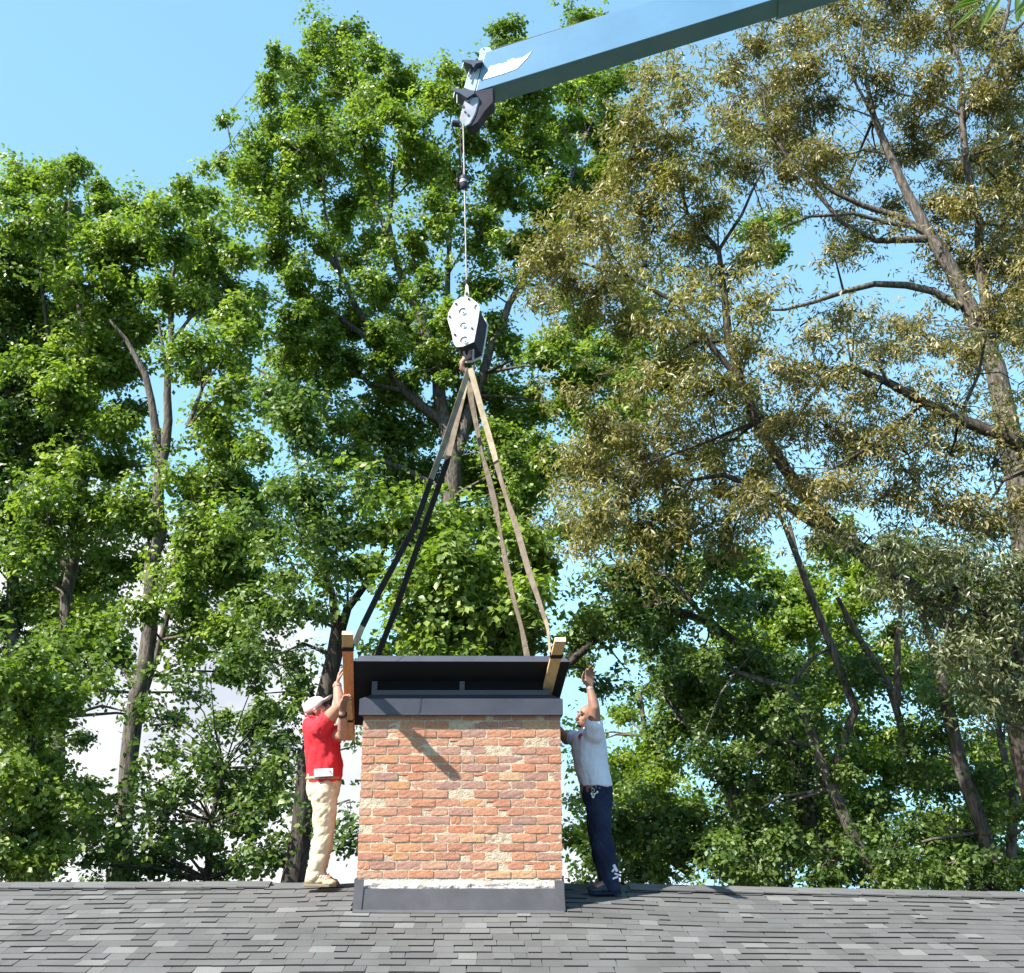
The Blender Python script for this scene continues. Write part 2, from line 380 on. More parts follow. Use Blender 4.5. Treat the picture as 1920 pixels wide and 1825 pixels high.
for j in range(ny + 1):
    y = YE + (2 * (RY - YE)) * j / ny
    for i in range(nx + 1):
        x = X0 + (X1 - X0) * i / nx; V.append((x, y, roof_z(x, y) - 0.012))
for j in range(ny):
    for i in range(nx):
        a = j * (nx + 1) + i; Fc.append((a, a + 1, a + nx + 2, a + nx + 1))
mb = MB(); mb.add(V, Fc)
roof = mb.build('roof', M['shingle_edge'], house)
for sgn in (-1, 1):
    mb = MB(); yy = RY + sgn * (RY - YE - 0.45)
    mb.box(((X0 + X1) / 2, yy, 1.6), ((X1 - X0) / 2 - 0.5, 0, 0), (0, 0.08, 0), (0, 0, 1.6)); mb.build('wall', M['siding'], house)
for xx in (X0 + 0.5, X1 - 0.5):
    mb = MB(); a = RY - (RY - YE - 0.37)
    mb.prism([(xx - 0.08, a, 0), (xx - 0.08, 2 * RY - a, 0), (xx - 0.08, 2 * RY - a, 3.18), (xx - 0.08, RY, 3.95), (xx - 0.08, a, 3.18)], (0.16, 0, 0))
    mb.build('gable_wall', M['siding'], house)

def shingle_quad(x0, x1, ytop, ybot, lift, skew):
    """one tab: a thin wedge lying on the deck; its butt edge is dark asphalt"""
    vs = []
    for (x, y, h) in ((x0 + skew, ytop, 0.001), (x1 + skew, ytop, 0.001), (x1, ybot, lift), (x0, ybot, lift)):
        vs.append((x, y, roof_z(x, y) + h))
    for (x, y) in ((x0, ybot), (x1, ybot)):
        vs.append((x, y + 0.004, roof_z(x, y) - 0.010))
    return vs, [(3, 2, 1, 0), (4, 5, 2, 3), (0, 4, 3), (5, 1, 2)], [0, 1, 0, 0]

EXPO = 0.1415
chL, chR = P(668, 1660, WALL).x, P(1055, 1660, WALL).x
CD = 0.98                                                # depth of the chimney
tabs = []
nrows = 28
for k in range(nrows):
    ytop = RY - k * EXPO * 0.986 - 0.0; ybot = ytop - EXPO * 0.986
    x = X0 + rnd.random() * 0.2
    while x < X1 - 0.05:
        w = rnd.choice([0.09, 0.12, 0.14, 0.16, 0.18, 0.21]) * rnd.uniform(0.9, 1.1)
        if k >= 1 and rnd.random() < 0.06: w *= 1.4
        x1 = min(x + w, X1)
        if not (ytop > WALL - 0.03 and x1 > chL - 0.03 and x < chR + 0.03):
            raised = rnd.random() < 0.5
            lift = (0.0098 if raised else 0.002) + rnd.uniform(0, 0.002)
            tabs.append((x, x1 - 0.0008, ytop + (0.0 if k == 0 else 0.006), ybot + rnd.uniform(-0.003, 0.003), lift, rnd.uniform(-0.006, 0.006)))
        elif x < chL - 0.05 < x1:
            tabs.append((x, chL - 0.03, ytop, ybot, 0.008, 0))
        elif x1 > chR + 0.05 > x:
            tabs.append((chR + 0.03, x1, ytop, ybot, 0.008, 0))
        x = x1
def visible(t):
    xm = (t[0] + t[1]) / 2; d = t[3] * math.cos(R(TH))
    return abs(xm) < 0.5 * t[3] and t[3] > 7.55
def area(t): return (t[1] - t[0]) / (t[2] + t[3])
vis = sorted([t for t in tabs if visible(t)], key=area, reverse=True)
single, rest = vis[:296], vis[296:] + [t for t in tabs if not visible(t)]
for t in single:
    vs, fs, mi = shingle_quad(*t)
    me = bpy.data.meshes.new('shingle'); me.from_pydata(vs, [], fs); me.polygons.foreach_set('material_index', mi)
    me.materials.append(M['shingle']); me.materials.append(M['shingle_edge'])
    place('shingle', me, None, roof)
V, Fc, MI, TI = [], [], [], []
for t in rest:
    vs, fs, mi = shingle_quad(*t); b = len(V); V += vs; Fc += [[b + i for i in f] for f in fs]; MI += mi; TI += [rnd.random()] * 6
# the back slope, same tabs mirrored, coarser
for k in range(0, 30):
    y0 = RY + k * EXPO; x = X0
    while x < X1:
        w = rnd.uniform(0.3, 0.6)
        if not (y0 < WALL + CD + 0.03 and x + w > chL and x < chR):
            b = len(V)
            V += [(xx, yy, roof_z(xx, yy) + h) for xx, yy, h in ((x, y0, 0.001), (x + w - 0.004, y0, 0.001), (x + w - 0.004, y0 + EXPO, 0.012), (x, y0 + EXPO, 0.012))]
            Fc.append([b, b + 1, b + 2, b + 3]); MI.append(0); TI += [rnd.random()] * 4
        x += w
me = bpy.data.meshes.new('shingle_field'); me.from_pydata(V, [], Fc); me.polygons.foreach_set('material_index', MI)
a = me.attributes.new('tint', 'FLOAT', 'POINT'); a.data.foreach_set('value', TI)
me.materials.append(M['shingle']); me.materials.append(M['shingle_edge'])
tag(place('shingle_field', me, None, roof), kind='stuff')

# ridge vent caps: bent pieces standing proud, the shade under the front lip put in as black
def ridge_piece(x0, x1, gap, tone):
    mb = MB(); vs = []
    lip = 0.115
    prof = [(-lip, -lip * SL - 0.004), (-lip * 0.4, 0.002), (0, 0.012), (lip * 0.4, 0.002), (lip, -lip * SL - 0.004)]
    for x in (x0, x1):
        for dy, dz in prof: vs.append((x, RY + dy, ridge_z(x) + gap + dz + (0.004 if x == x0 else 0.0)))
        for dy, dz in prof: vs.append((x, RY + dy, ridge_z(x) + gap + dz - 0.011 + (0.004 if x == x0 else 0.0)))
    fs = [(i, i + 1, i + 11, i + 10) for i in range(4)] + [(i + 6, i + 5, i + 15, i + 16) for i in range(4)]
    fs += [(5, 0, 10, 15), (4, 9, 19, 14)] + [(i + 5, i + 6, i + 1, i) for i in range(4)] + [(i + 10, i + 11, i + 16, i + 15) for i in range(4)]
    mb.add(vs, fs)
    mb.build('ridge_cap', M['shingle'], roof)
x = X0
while x < X1:
    w = rnd.uniform(0.27, 0.31); mid = x + w / 2
    px = CX + mid / RY * F * 1.0
    if chL - 0.02 < x + w and x < chR + 0.02: x = chR + 0.02; continue
    raised = (mid < -2.15) or (1.15 < mid < 4.45)
    ridge_piece(x, x + w + 0.01, 0.030 if raised else 0.012, 0)
    x += w
mb = MB()
for (a, b) in ((X0, -2.12), (1.15, 4.45)):                # black strip in the gap, the caps' shadow put into its colour
    n = 40
    for i in range(n):
        u, v = a + (b - a) * i / n, a + (b - a) * (i + 1) / n
        for yy in (RY - 0.075, RY + 0.075):
            mb.add([(u, yy, ridge_z(u) - 0.03), (v, yy, ridge_z(v) - 0.03), (v, yy, ridge_z(v) + 0.024), (u, yy, ridge_z(u) + 0.024)], [(0, 1, 2, 3)])
mb.build('vent_gap_shade', M['gap_shade_black'], roof)

# ------------------------------------------------------------------ chimney
ZT = P(866, 1336, WALL).z; ZB = P(866, 1664, WALL).z
CH = 0.0713; NR = 19; PITCH = (chR - chL) / 8.0
mb = MB()
mb.box(((chL + chR) / 2, WALL + CD / 2 + 0.011, (ZT + 3.4) / 2), ((chR - chL) / 2 - 0.008, 0, 0), (0, CD / 2 - 0.012, 0), (0, 0, (ZT - 3.4) / 2 - 0.004))
chimney = mb.build('chimney', M['mortar'], house)
# mortar skin: uneven joint surface, thinly smeared over some bricks
gx, gz = 250, 190; V = np.zeros(((gx + 1) * (gz + 1), 3)); T = []
i_, j_ = np.meshgrid(np.arange(gx + 1), np.arange(gz + 1)); xs = chL + 0.004 + (chR - chL - 0.008) * i_ / gx; zs = ZB - 0.05 + (ZT - ZB + 0.05) * j_ / gz
ys = np.zeros_like(xs)
for q in range(gz + 1):
    for p in range(gx + 1):
        v = Vector((xs[q, p] * 26, 3.1, zs[q, p] * 30)); w = Vector((xs[q, p] * 5, 8.2, zs[q, p] * 6))
        ys[q, p] = WALL + 0.0076 - 0.0030 * mnoise.noise(v) - 0.0022 * mnoise.noise(w)
V[:, 0] = xs.ravel(); V[:, 1] = ys.ravel(); V[:, 2] = zs.ravel()
a = (np.arange(gz)[:, None] * (gx + 1) + np.arange(gx)[None, :]).ravel()
T = np.concatenate([np.stack([a, a + 1, a + gx + 2], 1), np.stack([a, a + gx + 2, a + gx + 1], 1)])
o = place('mortar_joints', npmesh('mortar_joints', V, T), M['mortar'], chimney)

def brick_mesh(seed, chip=False):
    r = random.Random(seed); nu, nv = 5, 3; vs = []; fs = []
    for q in range(nv + 1):
        for p in range(nu + 1):
            u = -0.5 + p / nu; v = -0.5 + q / nv
            x = u * 1.0; z = v * 1.0; y = r.uniform(0, 0.0032)
            if p in (0, nu): x *= 1 - r.uniform(0.0, 0.018); y += r.uniform(0.0003, 0.0016)
            if q in (0, nv): z *= 1 - r.uniform(0.0, 0.07); y += r.uniform(0.0, 0.0012)
            if p in (0, nu) and q in (0, nv): x *= 0.993; z *= 0.97
            if chip and p <= 1 and q <= 1: y += 0.012; z += 0.08
            vs.append((x, y, z))
    n = len(vs)
    for q in range(nv):
        for p in range(nu):
            k = q * (nu + 1) + p; fs.append((k, k + 1, k + nu + 2, k + nu + 1))
    rim = [p for p in range(nu + 1)] + [q * (nu + 1) + nu for q in range(1, nv + 1)] + [nv * (nu + 1) + p for p in range(nu - 1, -1, -1)] + [q * (nu + 1) for q in range(nv - 1, 0, -1)]
    for k in rim:
        x, y, z = vs[k]; vs.append((x * 1.01, 0.06, z * 1.03))
    for i in range(len(rim)):
        j = (i + 1) % len(rim); fs.append((rim[j], rim[i], n + i, n + j))
    me = bpy.data.meshes.new('brick'); me.from_pydata(vs, [], fs); me.materials.append(M['brick']); return me
bvars = [brick_mesh(i, i % 5 == 4) for i in range(14)]
chinv = pw(chimney).inverted()
def put_brick(x0, x1, zc, hgt, y, rot=0.0):
    o = bpy.data.objects.new('brick', rnd.choice(bvars)); COL.objects.link(o); o.parent = chimney; o.matrix_parent_inverse = chinv
    o.location = ((x0 + x1) / 2, y, zc)
    o.scale = (x1 - x0, 1, hgt); o.rotation_euler = (rnd.uniform(-0.02, 0.02), rnd.uniform(-0.006, 0.006), rot + rnd.uniform(-0.012, 0.012))
jo = 0.0095
ztop = ZT
for k in range(NR):
    zc = ztop - (k + 0.5) * CH
    x = chL
    first = 0.5 if k % 2 else 1.0
    widths = ([0.5] + [1] * 7 + [0.5]) if k % 2 else [1] * 8
    if k in (5, 12, 17): widths = ([0.5] + [1] * 3 + [0.5, 0.55, 0.95] + [1] * 2 + [0.5]) if k % 2 else [1, 1, 1.6, 0.4] + [1] * 4
    tot = sum(widths)
    for w in widths:
        w = w * 8.0 / tot * PITCH
        a = x + (jo / 2 if x > chL + 0.01 else 0) + rnd.uniform(-0.003, 0.003); b = x + w - (jo / 2 if x + w < chR - 0.01 else 0) + rnd.uniform(-0.003, 0.003)
        x += w
        if rnd.random() < 0.012: continue
        h = CH - jo - rnd.uniform(0, 0.004)
        if k == NR - 1: h *= 0.95
        put_brick(a, b, zc + rnd.uniform(-0.002, 0.002), h, WALL + rnd.uniform(-0.003, 0.004) + (0.006 if rnd.random() < 0.06 else 0))
# the two flanks and the back, hidden from here: joined
mb = MB()
for k in range(NR):
    zc = ztop - (k + 0.5) * CH
    for xs_, sg in ((chL, -1), (chR, 1)):
        y = WALL + (0.11 if k % 2 else 0.215)
        while y < WALL + CD - 0.05:
            y2 = min(y + 0.203, WALL + CD)
            mb.box((xs_ + sg * 0.001, (y + y2) / 2, zc), (0.004, 0, 0), (0, (y2 - y) / 2, 0), (0, 0, (CH - jo) / 2)); y = y2 + jo
sb = mb.build('side_brickwork', M['brick'], chimney); tag(sb, kind='stuff')
# lime smeared over the lowest course
gx, gz = 150, 12; V = []; Fc = []
zlo = P(866, 1668, WALL).z; zhi = P(866, 1650, WALL).z
for q in range(gz + 1):
    for p in range(gx + 1):
        x = chL + 0.035 + (chR - chL - 0.07) * p / gx; v = q / gz
        ztop_ = zhi + 0.012 * mnoise.noise(Vector((x * 11, 0, 1))) + 0.01 * mnoise.noise(Vector((x * 40, 0, 4)))
        z = zlo + (ztop_ - zlo) * v
        thick = 0.010 + 0.016 * mnoise.noise(Vector((x * 9, z * 25, 0))) + 0.006 * mnoise.noise(Vector((x * 30, z * 50, 3)))
        if x > chL + 0.95: thick -= 0.006
        V.append((x, WALL - thick * (1 - v ** 3) * 1.0 + 0.012 * v ** 3, z))
for q in range(gz):
    for p in range(gx):
        k = q * (gx + 1) + p; Fc.append((k, k + 1, k + gx + 2, k + gx + 1))
mb = MB(); mb.add(V, Fc); mb.build('lime_smear', M['lime'], chimney)

# flashing
fl = MB(); yb = WALL - 0.035
zf0 = roof_z(-0.4, WALL - 0.14) + 0.01; zf1 = P(866, 1667, yb).z
pts = []
n = 24
for i in range(n + 1):
    x = chL - 0.008 + (chR - chL + 0.016) * i / n
    pts.append((x, roof_z(x, WALL - 0.05) + 0.004, zf1 + 0.006 * mnoise.noise(Vector((x * 5, 2, 2)))))
for i in range(n):
    (xa, za, ta), (xb, zb, tb) = pts[i], pts[i + 1]
    ya, yb2 = yb + 0.004 * math.sin(xa * 6), yb + 0.004 * math.sin(xb * 6)
    fl.add([(xa, ya, za), (xb, yb2, zb), (xb, yb2, tb), (xa, ya, ta)], [(0, 1, 2, 3)], 0, True)
    fl.add([(xa, ya, ta), (xb, yb2, tb), (xb, WALL + 0.005, tb + 0.004), (xa, WALL + 0.005, ta + 0.004)], [(0, 1, 2, 3)])
    fl.add([(xa, ya - 0.10, za - 0.012), (xb, yb2 - 0.10, zb - 0.012), (xb, yb2, zb), (xa, ya, za)], [(0, 1, 2, 3)], 0, True)
fl.build('apron_flashing', M['flashing'], chimney)
for xx, sg in ((chL, -1), (chR, 1)):
    f2 = MB(); zc1 = P(866, 1648, WALL).z if sg < 0 else P(866, 1650, WALL).z
    w = 0.075
    f2.box((xx - sg * w / 2 + sg * 0.012, WALL - 0.043, (zc1 + roof_z(xx, WALL - 0.06)) / 2), (w / 2, 0, 0), (0, 0.003, 0), (sg * 0.008 * -1, 0, (zc1 - roof_z(xx, WALL - 0.06)) / 2))
    f2.prism([(xx + sg * 0.012, WALL - 0.045, roof_z(xx, WALL)), (xx + sg * 0.012, RY, ridge_z(xx) - 0.0), (xx + sg * 0.012, RY, ridge_z(xx) + 0.11), (xx + sg * 0.012, WALL - 0.045, zc1)], (-sg * 0.003, 0, 0))
    f2.prism([(xx + sg * 0.012, RY, ridge_z(xx) - 0.0), (xx + sg * 0.012, WALL + CD + 0.03, roof_z(xx, WALL + CD)), (xx + sg * 0.012, WALL + CD + 0.03, roof_z(xx, WALL + CD) + 0.1), (xx + sg * 0.012, RY, ridge_z(xx) + 0.11)], (-sg * 0.003, 0, 0))
    f2.build('corner_flashing', M['flashing'], chimney)

# ------------------------------------------------------------------ chimney cap: tray, screened box, tilted lid
cap = tag(empty('chimney_cap', (chL / 2 + chR / 2, WALL + 0.4, ZT)), 'black metal chimney cap with screened box and tilted lid on the brick chimney', 'chimney cap')
TY = WALL - 0.05
xl, xr = P(674, 1320, TY).x, P(1055, 1320, TY).x
zt, zb_ = P(866, 1311, TY).z, P(866, 1340, TY).z
t_ = MB()
t_.box(((xl + xr) / 2, TY, (zt + zb_) / 2), ((xr - xl) / 2, 0, 0), (0, 0.002, 0), (0, 0, (zt - zb_) / 2))
for xx in (xl, xr):
    t_.box((xx, TY + (CD + 0.1) / 2, (zt + zb_) / 2), (0.002, 0, 0), (0, (CD + 0.1) / 2 - 0.003, 0), (0, 0, (zt - zb_) / 2))
t_.box(((xl + xr) / 2, TY + CD + 0.1, (zt + zb_) / 2), ((xr - xl) / 2, 0, 0), (0, 0.002, 0), (0, 0, (zt - zb_) / 2))
t_.tube([(xl, TY - 0.004, zb_), (xr, TY - 0.004, zb_)], 0.005, 6)
t_.build('tray_fascia', M['cap_metal'], cap, 0)
BY = WALL + 0.08
bl, br = P(697, 1300, BY).x, P(1031, 1300, BY).x
zb2 = P(866, 1303, BY).z
s_ = MB(); yb3 = TY + CD + 0.1
o4 = [(xl, TY, zt), (xr, TY, zt), (xr, yb3, zt), (xl, yb3, zt)]; i4 = [(bl, BY, zb2 + 0.004), (br, BY, zb2 + 0.004), (br, yb3 - 0.13, zb2 + 0.004), (bl, yb3 - 0.13, zb2 + 0.004)]
s_.add(o4 + i4, [(0, 1, 5, 4), (1, 2, 6, 5), (2, 3, 7, 6), (3, 0, 4, 7), (4, 5, 6, 7)])
s_.build('tray_skirt', M['cap_metal'], cap)
# lid frame of reference: depth lines run to the point (687, 2618) of the picture plane
ld = ray(687, 2618).normalized()
LY = WALL - 0.2
c0, c1 = P(662, 1240, LY), P(1069, 1241, LY)
LL = 1.14
wv = (c1 - c0); lu = wv.normalized(); ln = lu.cross(ld).normalized()
if ln.z < 0: ln = -ln
hgt = (P(676, 1229, LY + 0.05) - P(676, 1240, LY + 0.05)).length * 1.35
b0, b1 = c0 + ld * LL, c1 + ld * LL
ins = 0.055
tops = [c0 + lu * ins + ld * 0.02 + ln * hgt, c1 - lu * ins + ld * 0.02 + ln * hgt, b1 - lu * ins - ld * ins + ln * hgt, b0 + lu * ins - ld * ins + ln * hgt]
lid = MB()
sf = MB(); sf.add([p - ln * 0.002 + (c0.lerp(b1, .5) - p) * 0.004 for p in (c0, c1, b1, b0)], [(0, 1, 2, 3)]); sf.build('soffit_shade', M['mesh_dark'], cap)  # black sheet under the lid; the underside's shade is put into its colour
lid.add([c0, c1, b1, b0] + tops, [(0, 1, 2, 3), (4, 5, 6, 7), (0, 1, 5, 4), (1, 2, 6, 5), (2, 3, 7, 6), (3, 0, 4, 7)])
lid.build('lid', M['cap_metal'], cap)
# screened box between the tray and the sloping lid
def under(x, y):
    """height of the lid's underside above (x, y)"""
    return c0.z + (-(ln.x * (x - c0.x) + ln.y * (y - c0.y)) / ln.z)
fr = MB(); fw = 0.024
ztf = under(bl, BY) - 0.004
frames = []
def fbox(x0, x1, z0, z1, y, m='cap_metal', dy=0.012, name='box_frame'):
    b = MB(); b.box(((x0 + x1) / 2, y, (z0 + z1) / 2), ((x1 - x0) / 2, 0, 0), (0, dy, 0), (0, 0, (z1 - z0) / 2)); return b.build(name, M[m], cap)
xm = P(866.5, 1290, BY).x
zr1 = P(866, 1294.5, BY).z
fbox(bl, br, zb2 - 0.002, zr1, BY, name='bottom_rail')
zc_ = min(under(bl, BY), under(br, BY)) - 0.01
for a, b in ((bl, bl + 0.048), (xm - 0.022, xm + 0.022), (br - 0.048, br)): fbox(a, b, zr1 + 0.001, zc_, BY, name='upright')
mb = MB()                                                  # woven screen, far too fine to pick apart
zz0, zz1 = zr1 - 0.004, zc_
for i in range(110):
    x = bl + (br - bl) * i / 109; mb.box((x, BY + 0.004, (zz0 + zz1) / 2), (0.0012, 0, 0), (0, 0.001, 0), (0, 0, (zz1 - zz0) / 2))
for i in range(22):
    z = zz0 + (zz1 - zz0) * i / 21; mb.box(((bl + br) / 2, BY + 0.006, z), ((br - bl) / 2, 0, 0), (0, 0.001, 0), (0, 0, 0.0012))
tag(mb.build('screen', M['mesh_dark'], cap), kind='stuff')
mb = MB(); yk = WALL + 0.72                                # flue liner plate behind the screen
for xx in (bl + 0.03, br - 0.03):
    mb.prism([(xx, BY + 0.02, zb2), (xx, yk, zb2), (xx, yk, under(xx, yk) - 0.005), (xx, BY + 0.02, under(xx, BY + 0.02) - 0.005)], (0.003, 0, 0))
mb.box(((bl + br) / 2, BY + 0.16, (zb2 + under(bl, BY + 0.16)) / 2 - 0.02), ((br - bl) / 2 - 0.04, 0, 0), (0, 0.002, 0), (0, 0, (under(bl, BY + 0.16) - zb2) / 2 - 0.04))
mb.build('inner_baffle', M['mesh_dark'], cap)

# ------------------------------------------------------------------ lifting boards
BYT = WALL - 0.60
def board(tip_px, tip_py, wpx, length, name, label, main, near=None, nearlen=0, thick=0.038, d=None, up=None):
    o = tag(empty(name, P(tip_px, tip_py, BYT)), label, 'timber board', 'timber boards under the cap lid')
    d = d or ld; tip = P(tip_px, tip_py, BYT); hw = wpx / 2 / F * (BYT / math.cos(R(TH))) * 0.97
    # lay the board flat against the underside of the lid
    tz = tip
    mb = MB(); segs = [(0.0, 0.006, M['wood_end'])]
    s0 = 0.0
    parts = [('end_grain', 0, 0.004, 'wood_end')]
    if near: parts += [('bare_end', 0.004, nearlen, near)]
    parts += [('plank', nearlen if near else 0.004, length, main)]
    for nm, a, b, m in parts:
        mb = MB(); mb.box(tip + d * (a + b) / 2 - ln * thick / 2, lu * hw, d * ((b - a) / 2 - 0.0003), ln * thick / 2)
        mb.build(nm, M[m], o, 0 if nm == 'end_grain' else 0.003)
    return tip, hw
tl, hwl = board(652, 1183.5, 20.5, 1.86, 'timber_board', 'reddish timber board under the left end of the lid, held by the man', 'wood_red', 'wood', 0.24, 0.034)
tr, hwr = board(1050.5, 1195.5, 20.5, 1.10, 'timber_board', 'pale yellow timber board jutting out under the right end of the cap lid', 'wood', None, 0, 0.038)
# second, pale plank bolted beside the far end of the left board
lower = P(655, 1384, WALL + 0.62)
o = tag(empty('timber_plank', lower), 'short pale yellow plank hanging below the reddish board beside the man in red', 'timber plank')
mb = MB(); pa, pb = P(652.5, 1306, WALL + 0.30), P(656.5, 1385, WALL + 0.52); dd = (pb - pa).normalized()
mb.box((pa + pb) / 2, lu * 0.036, dd * (pb - pa).length / 2, lu.cross(dd) * 0.019); mb.build('plank', M['wood'], o, 0.003)
mb = MB(); q = P(655, 1351, WALL + 0.42); mb.box(q, lu * 0.038, dd * 0.008, lu.cross(dd) * 0.022); mb.build('strap_band', M['sling_black_and_shade'], o)

# ------------------------------------------------------------------ slings
HY = WALL + 0.15
hook_pt = P(878, 694, HY)
SUNWISE = 99.0                                             # strap lying edge-on to the sun
def ribbon(name, mats, pts, label, w=0.055, th=0.005):
    """webbing strap: points with twist angle; flat band with thickness"""
    root = tag(empty(name, pts[-1][0]), label, 'lifting sling', 'slings between the hook and the cap')
    P_ = [Vector(p[0]) for p in pts]; n = 40
    L = [0]
    for a, b in zip(P_, P_[1:]): L.append(L[-1] + (b - a).length)
    def samp(s):
        for i in range(len(P_) - 1):
            if s <= L[i + 1] + 1e-9:
                k = (s - L[i]) / (L[i + 1] - L[i])
                if SUNWISE in (pts[i][1], pts[i + 1][1]): return P_[i].lerp(P_[i + 1], k), SUNWISE
                return P_[i].lerp(P_[i + 1], k), pts[i][1] + (pts[i + 1][1] - pts[i][1]) * k
        return P_[-1], pts[-1][1]
    segs = mats
    for (f0, f1, m, nm) in segs:
        vs = []; fs = []; k = max(6, int(n * (f1 - f0)))
        for i in range(k + 1):
            s = L[-1] * (f0 + (f1 - f0) * i / k); c, an = samp(s); c2, _ = samp(min(s + 0.02, L[-1])); c1_, _ = samp(max(s - 0.02, 0))
            t = (c2 - c1_).normalized(); sag = 0.0
            u = Vector((1, 0, 0)); u = (u - t * u.dot(t)).normalized(); v = t.cross(u)
            if an == SUNWISE: an = math.atan2(SUN.dot(v), SUN.dot(u))
            a = u * math.cos(an) + v * math.sin(an); b = t.cross(a)
            for sa, sb_ in ((-1, -1), (1, -1), (1, 1), (-1, 1)): vs.append(c + a * sa * w / 2 + b * sb_ * th / 2)
        for i in range(k):
            for j in range(4): fs.append((i * 4 + j, i * 4 + (j + 1) % 4, i * 4 + 4 + (j + 1) % 4, i * 4 + 4 + j))
        fs += [(3, 2, 1, 0), tuple(range(k * 4, k * 4 + 4))]
        mb = MB(); mb.add(vs, fs); mb.build(nm, M[m], root)
    return root
PI = math.pi
def around(root, tip, hw, s, thick=0.038, mt='sling_black_and_shade', nm='wrap'):
    mb = MB(); c = tip + ld * s - ln * thick / 2
    for u, v, a, b in ((lu, ln, hw, thick / 2), (ln, lu, thick / 2, hw)):
        for sg in (-1, 1): mb.box(c + u * sg * (a + 0.0035), u * 0.003, ld * 0.024, v * (b + 0.0065 if u is lu else b))
    mb.build(nm, M[mt], root)
sl = (0.0, 0.17, 'sling_light', 'pale_strap')  # paler webbing tone near the hook
bandL, bandR = 0.22, 0.235
eL = tl + ld * bandL + lu * (hwl + 0.008); eR = tr + ld * bandR - lu * (hwr + 0.008)
s1 = ribbon('lifting_sling', [(0, 0.09, 'sling_light', 'pale_strap'), (0.09, 0.42, 'sling_tan', 'strap'), (0.42, 0.94, 'sling_black_and_shade', 'shade_coloured_strap'), (0.94, 1, 'sling_light', 'strap_eye')],  # lower length black: edge-on shade put into the strap colour
            [(hook_pt + Vector((0.01, -0.03, 0)), 0.1), (P(833, 833, WALL + -0.006), SUNWISE), (P(810, 895, WALL + -0.076), SUNWISE), (P(778, 987, WALL + -0.179), SUNWISE), (P(711, 1110, WALL + -0.318), SUNWISE), (P(677, 1180, WALL + -0.396), SUNWISE), (eL, SUNWISE)],
            'leftmost webbing sling, from the hook to the near tip of the reddish board')
around(s1, tl, hwl, bandL)
s2 = ribbon('lifting_sling', [(0, 0.1, 'sling_light', 'pale_strap'), (0.1, 0.3, 'sling_tan', 'strap'), (0.3, 1, 'sling_black_and_shade', 'shade_coloured_strap')],  # same webbing turned black lower down, shade put into the colour
            [(hook_pt + Vector((0.0, 0.04, 0)), 0.2), (P(839, 864, WALL + 0.212), 0.3), (P(807, 956, WALL + 0.246), SUNWISE), (P(775, 1048, WALL + 0.280), SUNWISE), (P(743, 1140, WALL + 0.313), SUNWISE), (P(711, 1222, WALL + 0.343), SUNWISE), (P(704, 1240, WALL + 0.350), SUNWISE)],
            'webbing sling, shade put into its dark colour, going down behind the cap lid, second from left')
s3 = ribbon('lifting_sling', [(0, 0.24, 'sling_tan', 'strap'), (0.24, 0.27, 'sling_black_and_shade', 'stitched_splice'), (0.27, 1, 'sling_tan', 'strap')],
            [(hook_pt + Vector((0.01, 0.05, 0)), 0.1), (P(882, 741, WALL + 0.167), 0.2), (P(904, 852, WALL + 0.207), 1.15), (P(916, 895, WALL + 0.223), 0.3), (P(927, 941, WALL + 0.240), 0.2), (P(939, 1002, WALL + 0.262), 1.2), (P(950, 1064, WALL + 0.285), 0.3), (P(962, 1119, WALL + 0.305), 0.9), (P(978, 1177, WALL + 0.326), 0.9), (P(988, 1229, WALL + 0.345), 0.2), (P(991, 1244, WALL + 0.350), 0.2)],
            'twisted brown webbing sling going down behind the cap lid, right of the middle')
s4 = ribbon('lifting_sling', [(0, 0.35, 'sling_light', 'pale_strap'), (0.35, 0.36, 'sling_black_and_shade', 'splice'), (0.36, 0.9, 'sling_tan', 'strap'), (0.9, 1, 'sling_light', 'strap_eye')],
            [(hook_pt + Vector((0.02, -0.04, 0)), 0.2), (P(907, 784, WALL + 0.053), 0.1), (P(925, 846, WALL + -0.014), 0.4), (P(936, 889, WALL + -0.061), 0.9), (P(950, 935, WALL + -0.110), 1.1), (P(968, 987, WALL + -0.167), 0.2), (P(990, 1067, WALL + -0.253), 0.4), (P(1008, 1119, WALL + -0.309), 0.9), (P(1027, 1177, WALL + -0.372), 1.2), (eR, 1.3)],
            'pale tan webbing sling from the hook to the near tip of the right board')
around(s4, tr, hwr, bandR)

# ------------------------------------------------------------------ hook block
blk = tag(empty('hook_block', P(876, 560, HY)), 'white steel crane hook block hanging on the wire rope, with a hook below', 'hook block')
def pp(l, Y): return [P(x, y, Y) for x, y in l]
face = [(875, 556), (884, 559), (896, 569), (900, 578), (896, 604), (889, 641), (868, 650), (856, 651), (851, 645), (846, 622), (841, 606), (839, 598), (841, 586), (852, 566), (863, 558)]
fy = HY - 0.13
sx = Vector((0.062, 0.0, -0.02)) * 1.25
fp = pp(face, fy)
mb = MB(); mb.prism(fp, (0, 0.012, 0)); mb.build('face_plate', M['block_white'], blk, 0.003)
mb = MB(); mb.prism([p + Vector((0.078, 0.26, -0.05)) for p in fp], (0.0, 0.012, 0)); mb.build('rear_plate', M['block_white'], blk, 0.003)
ctr = sum(fp, Vector()) / len(fp)
mb = MB(); a_ = [ctr + (p - ctr) * 0.93 + Vector((0.001, 0.013, 0)) for p in fp]; b_ = [ctr + (p - ctr) * 0.93 + Vector((0.076, 0.259, -0.05)) for p in fp]; n = len(fp)
mb.add(a_ + b_, [(i, (i + 1) % n, (i + 1) % n + n, i + n) for i in range(n)]); mb.build('sheave_housing', M['block_dark'], blk)
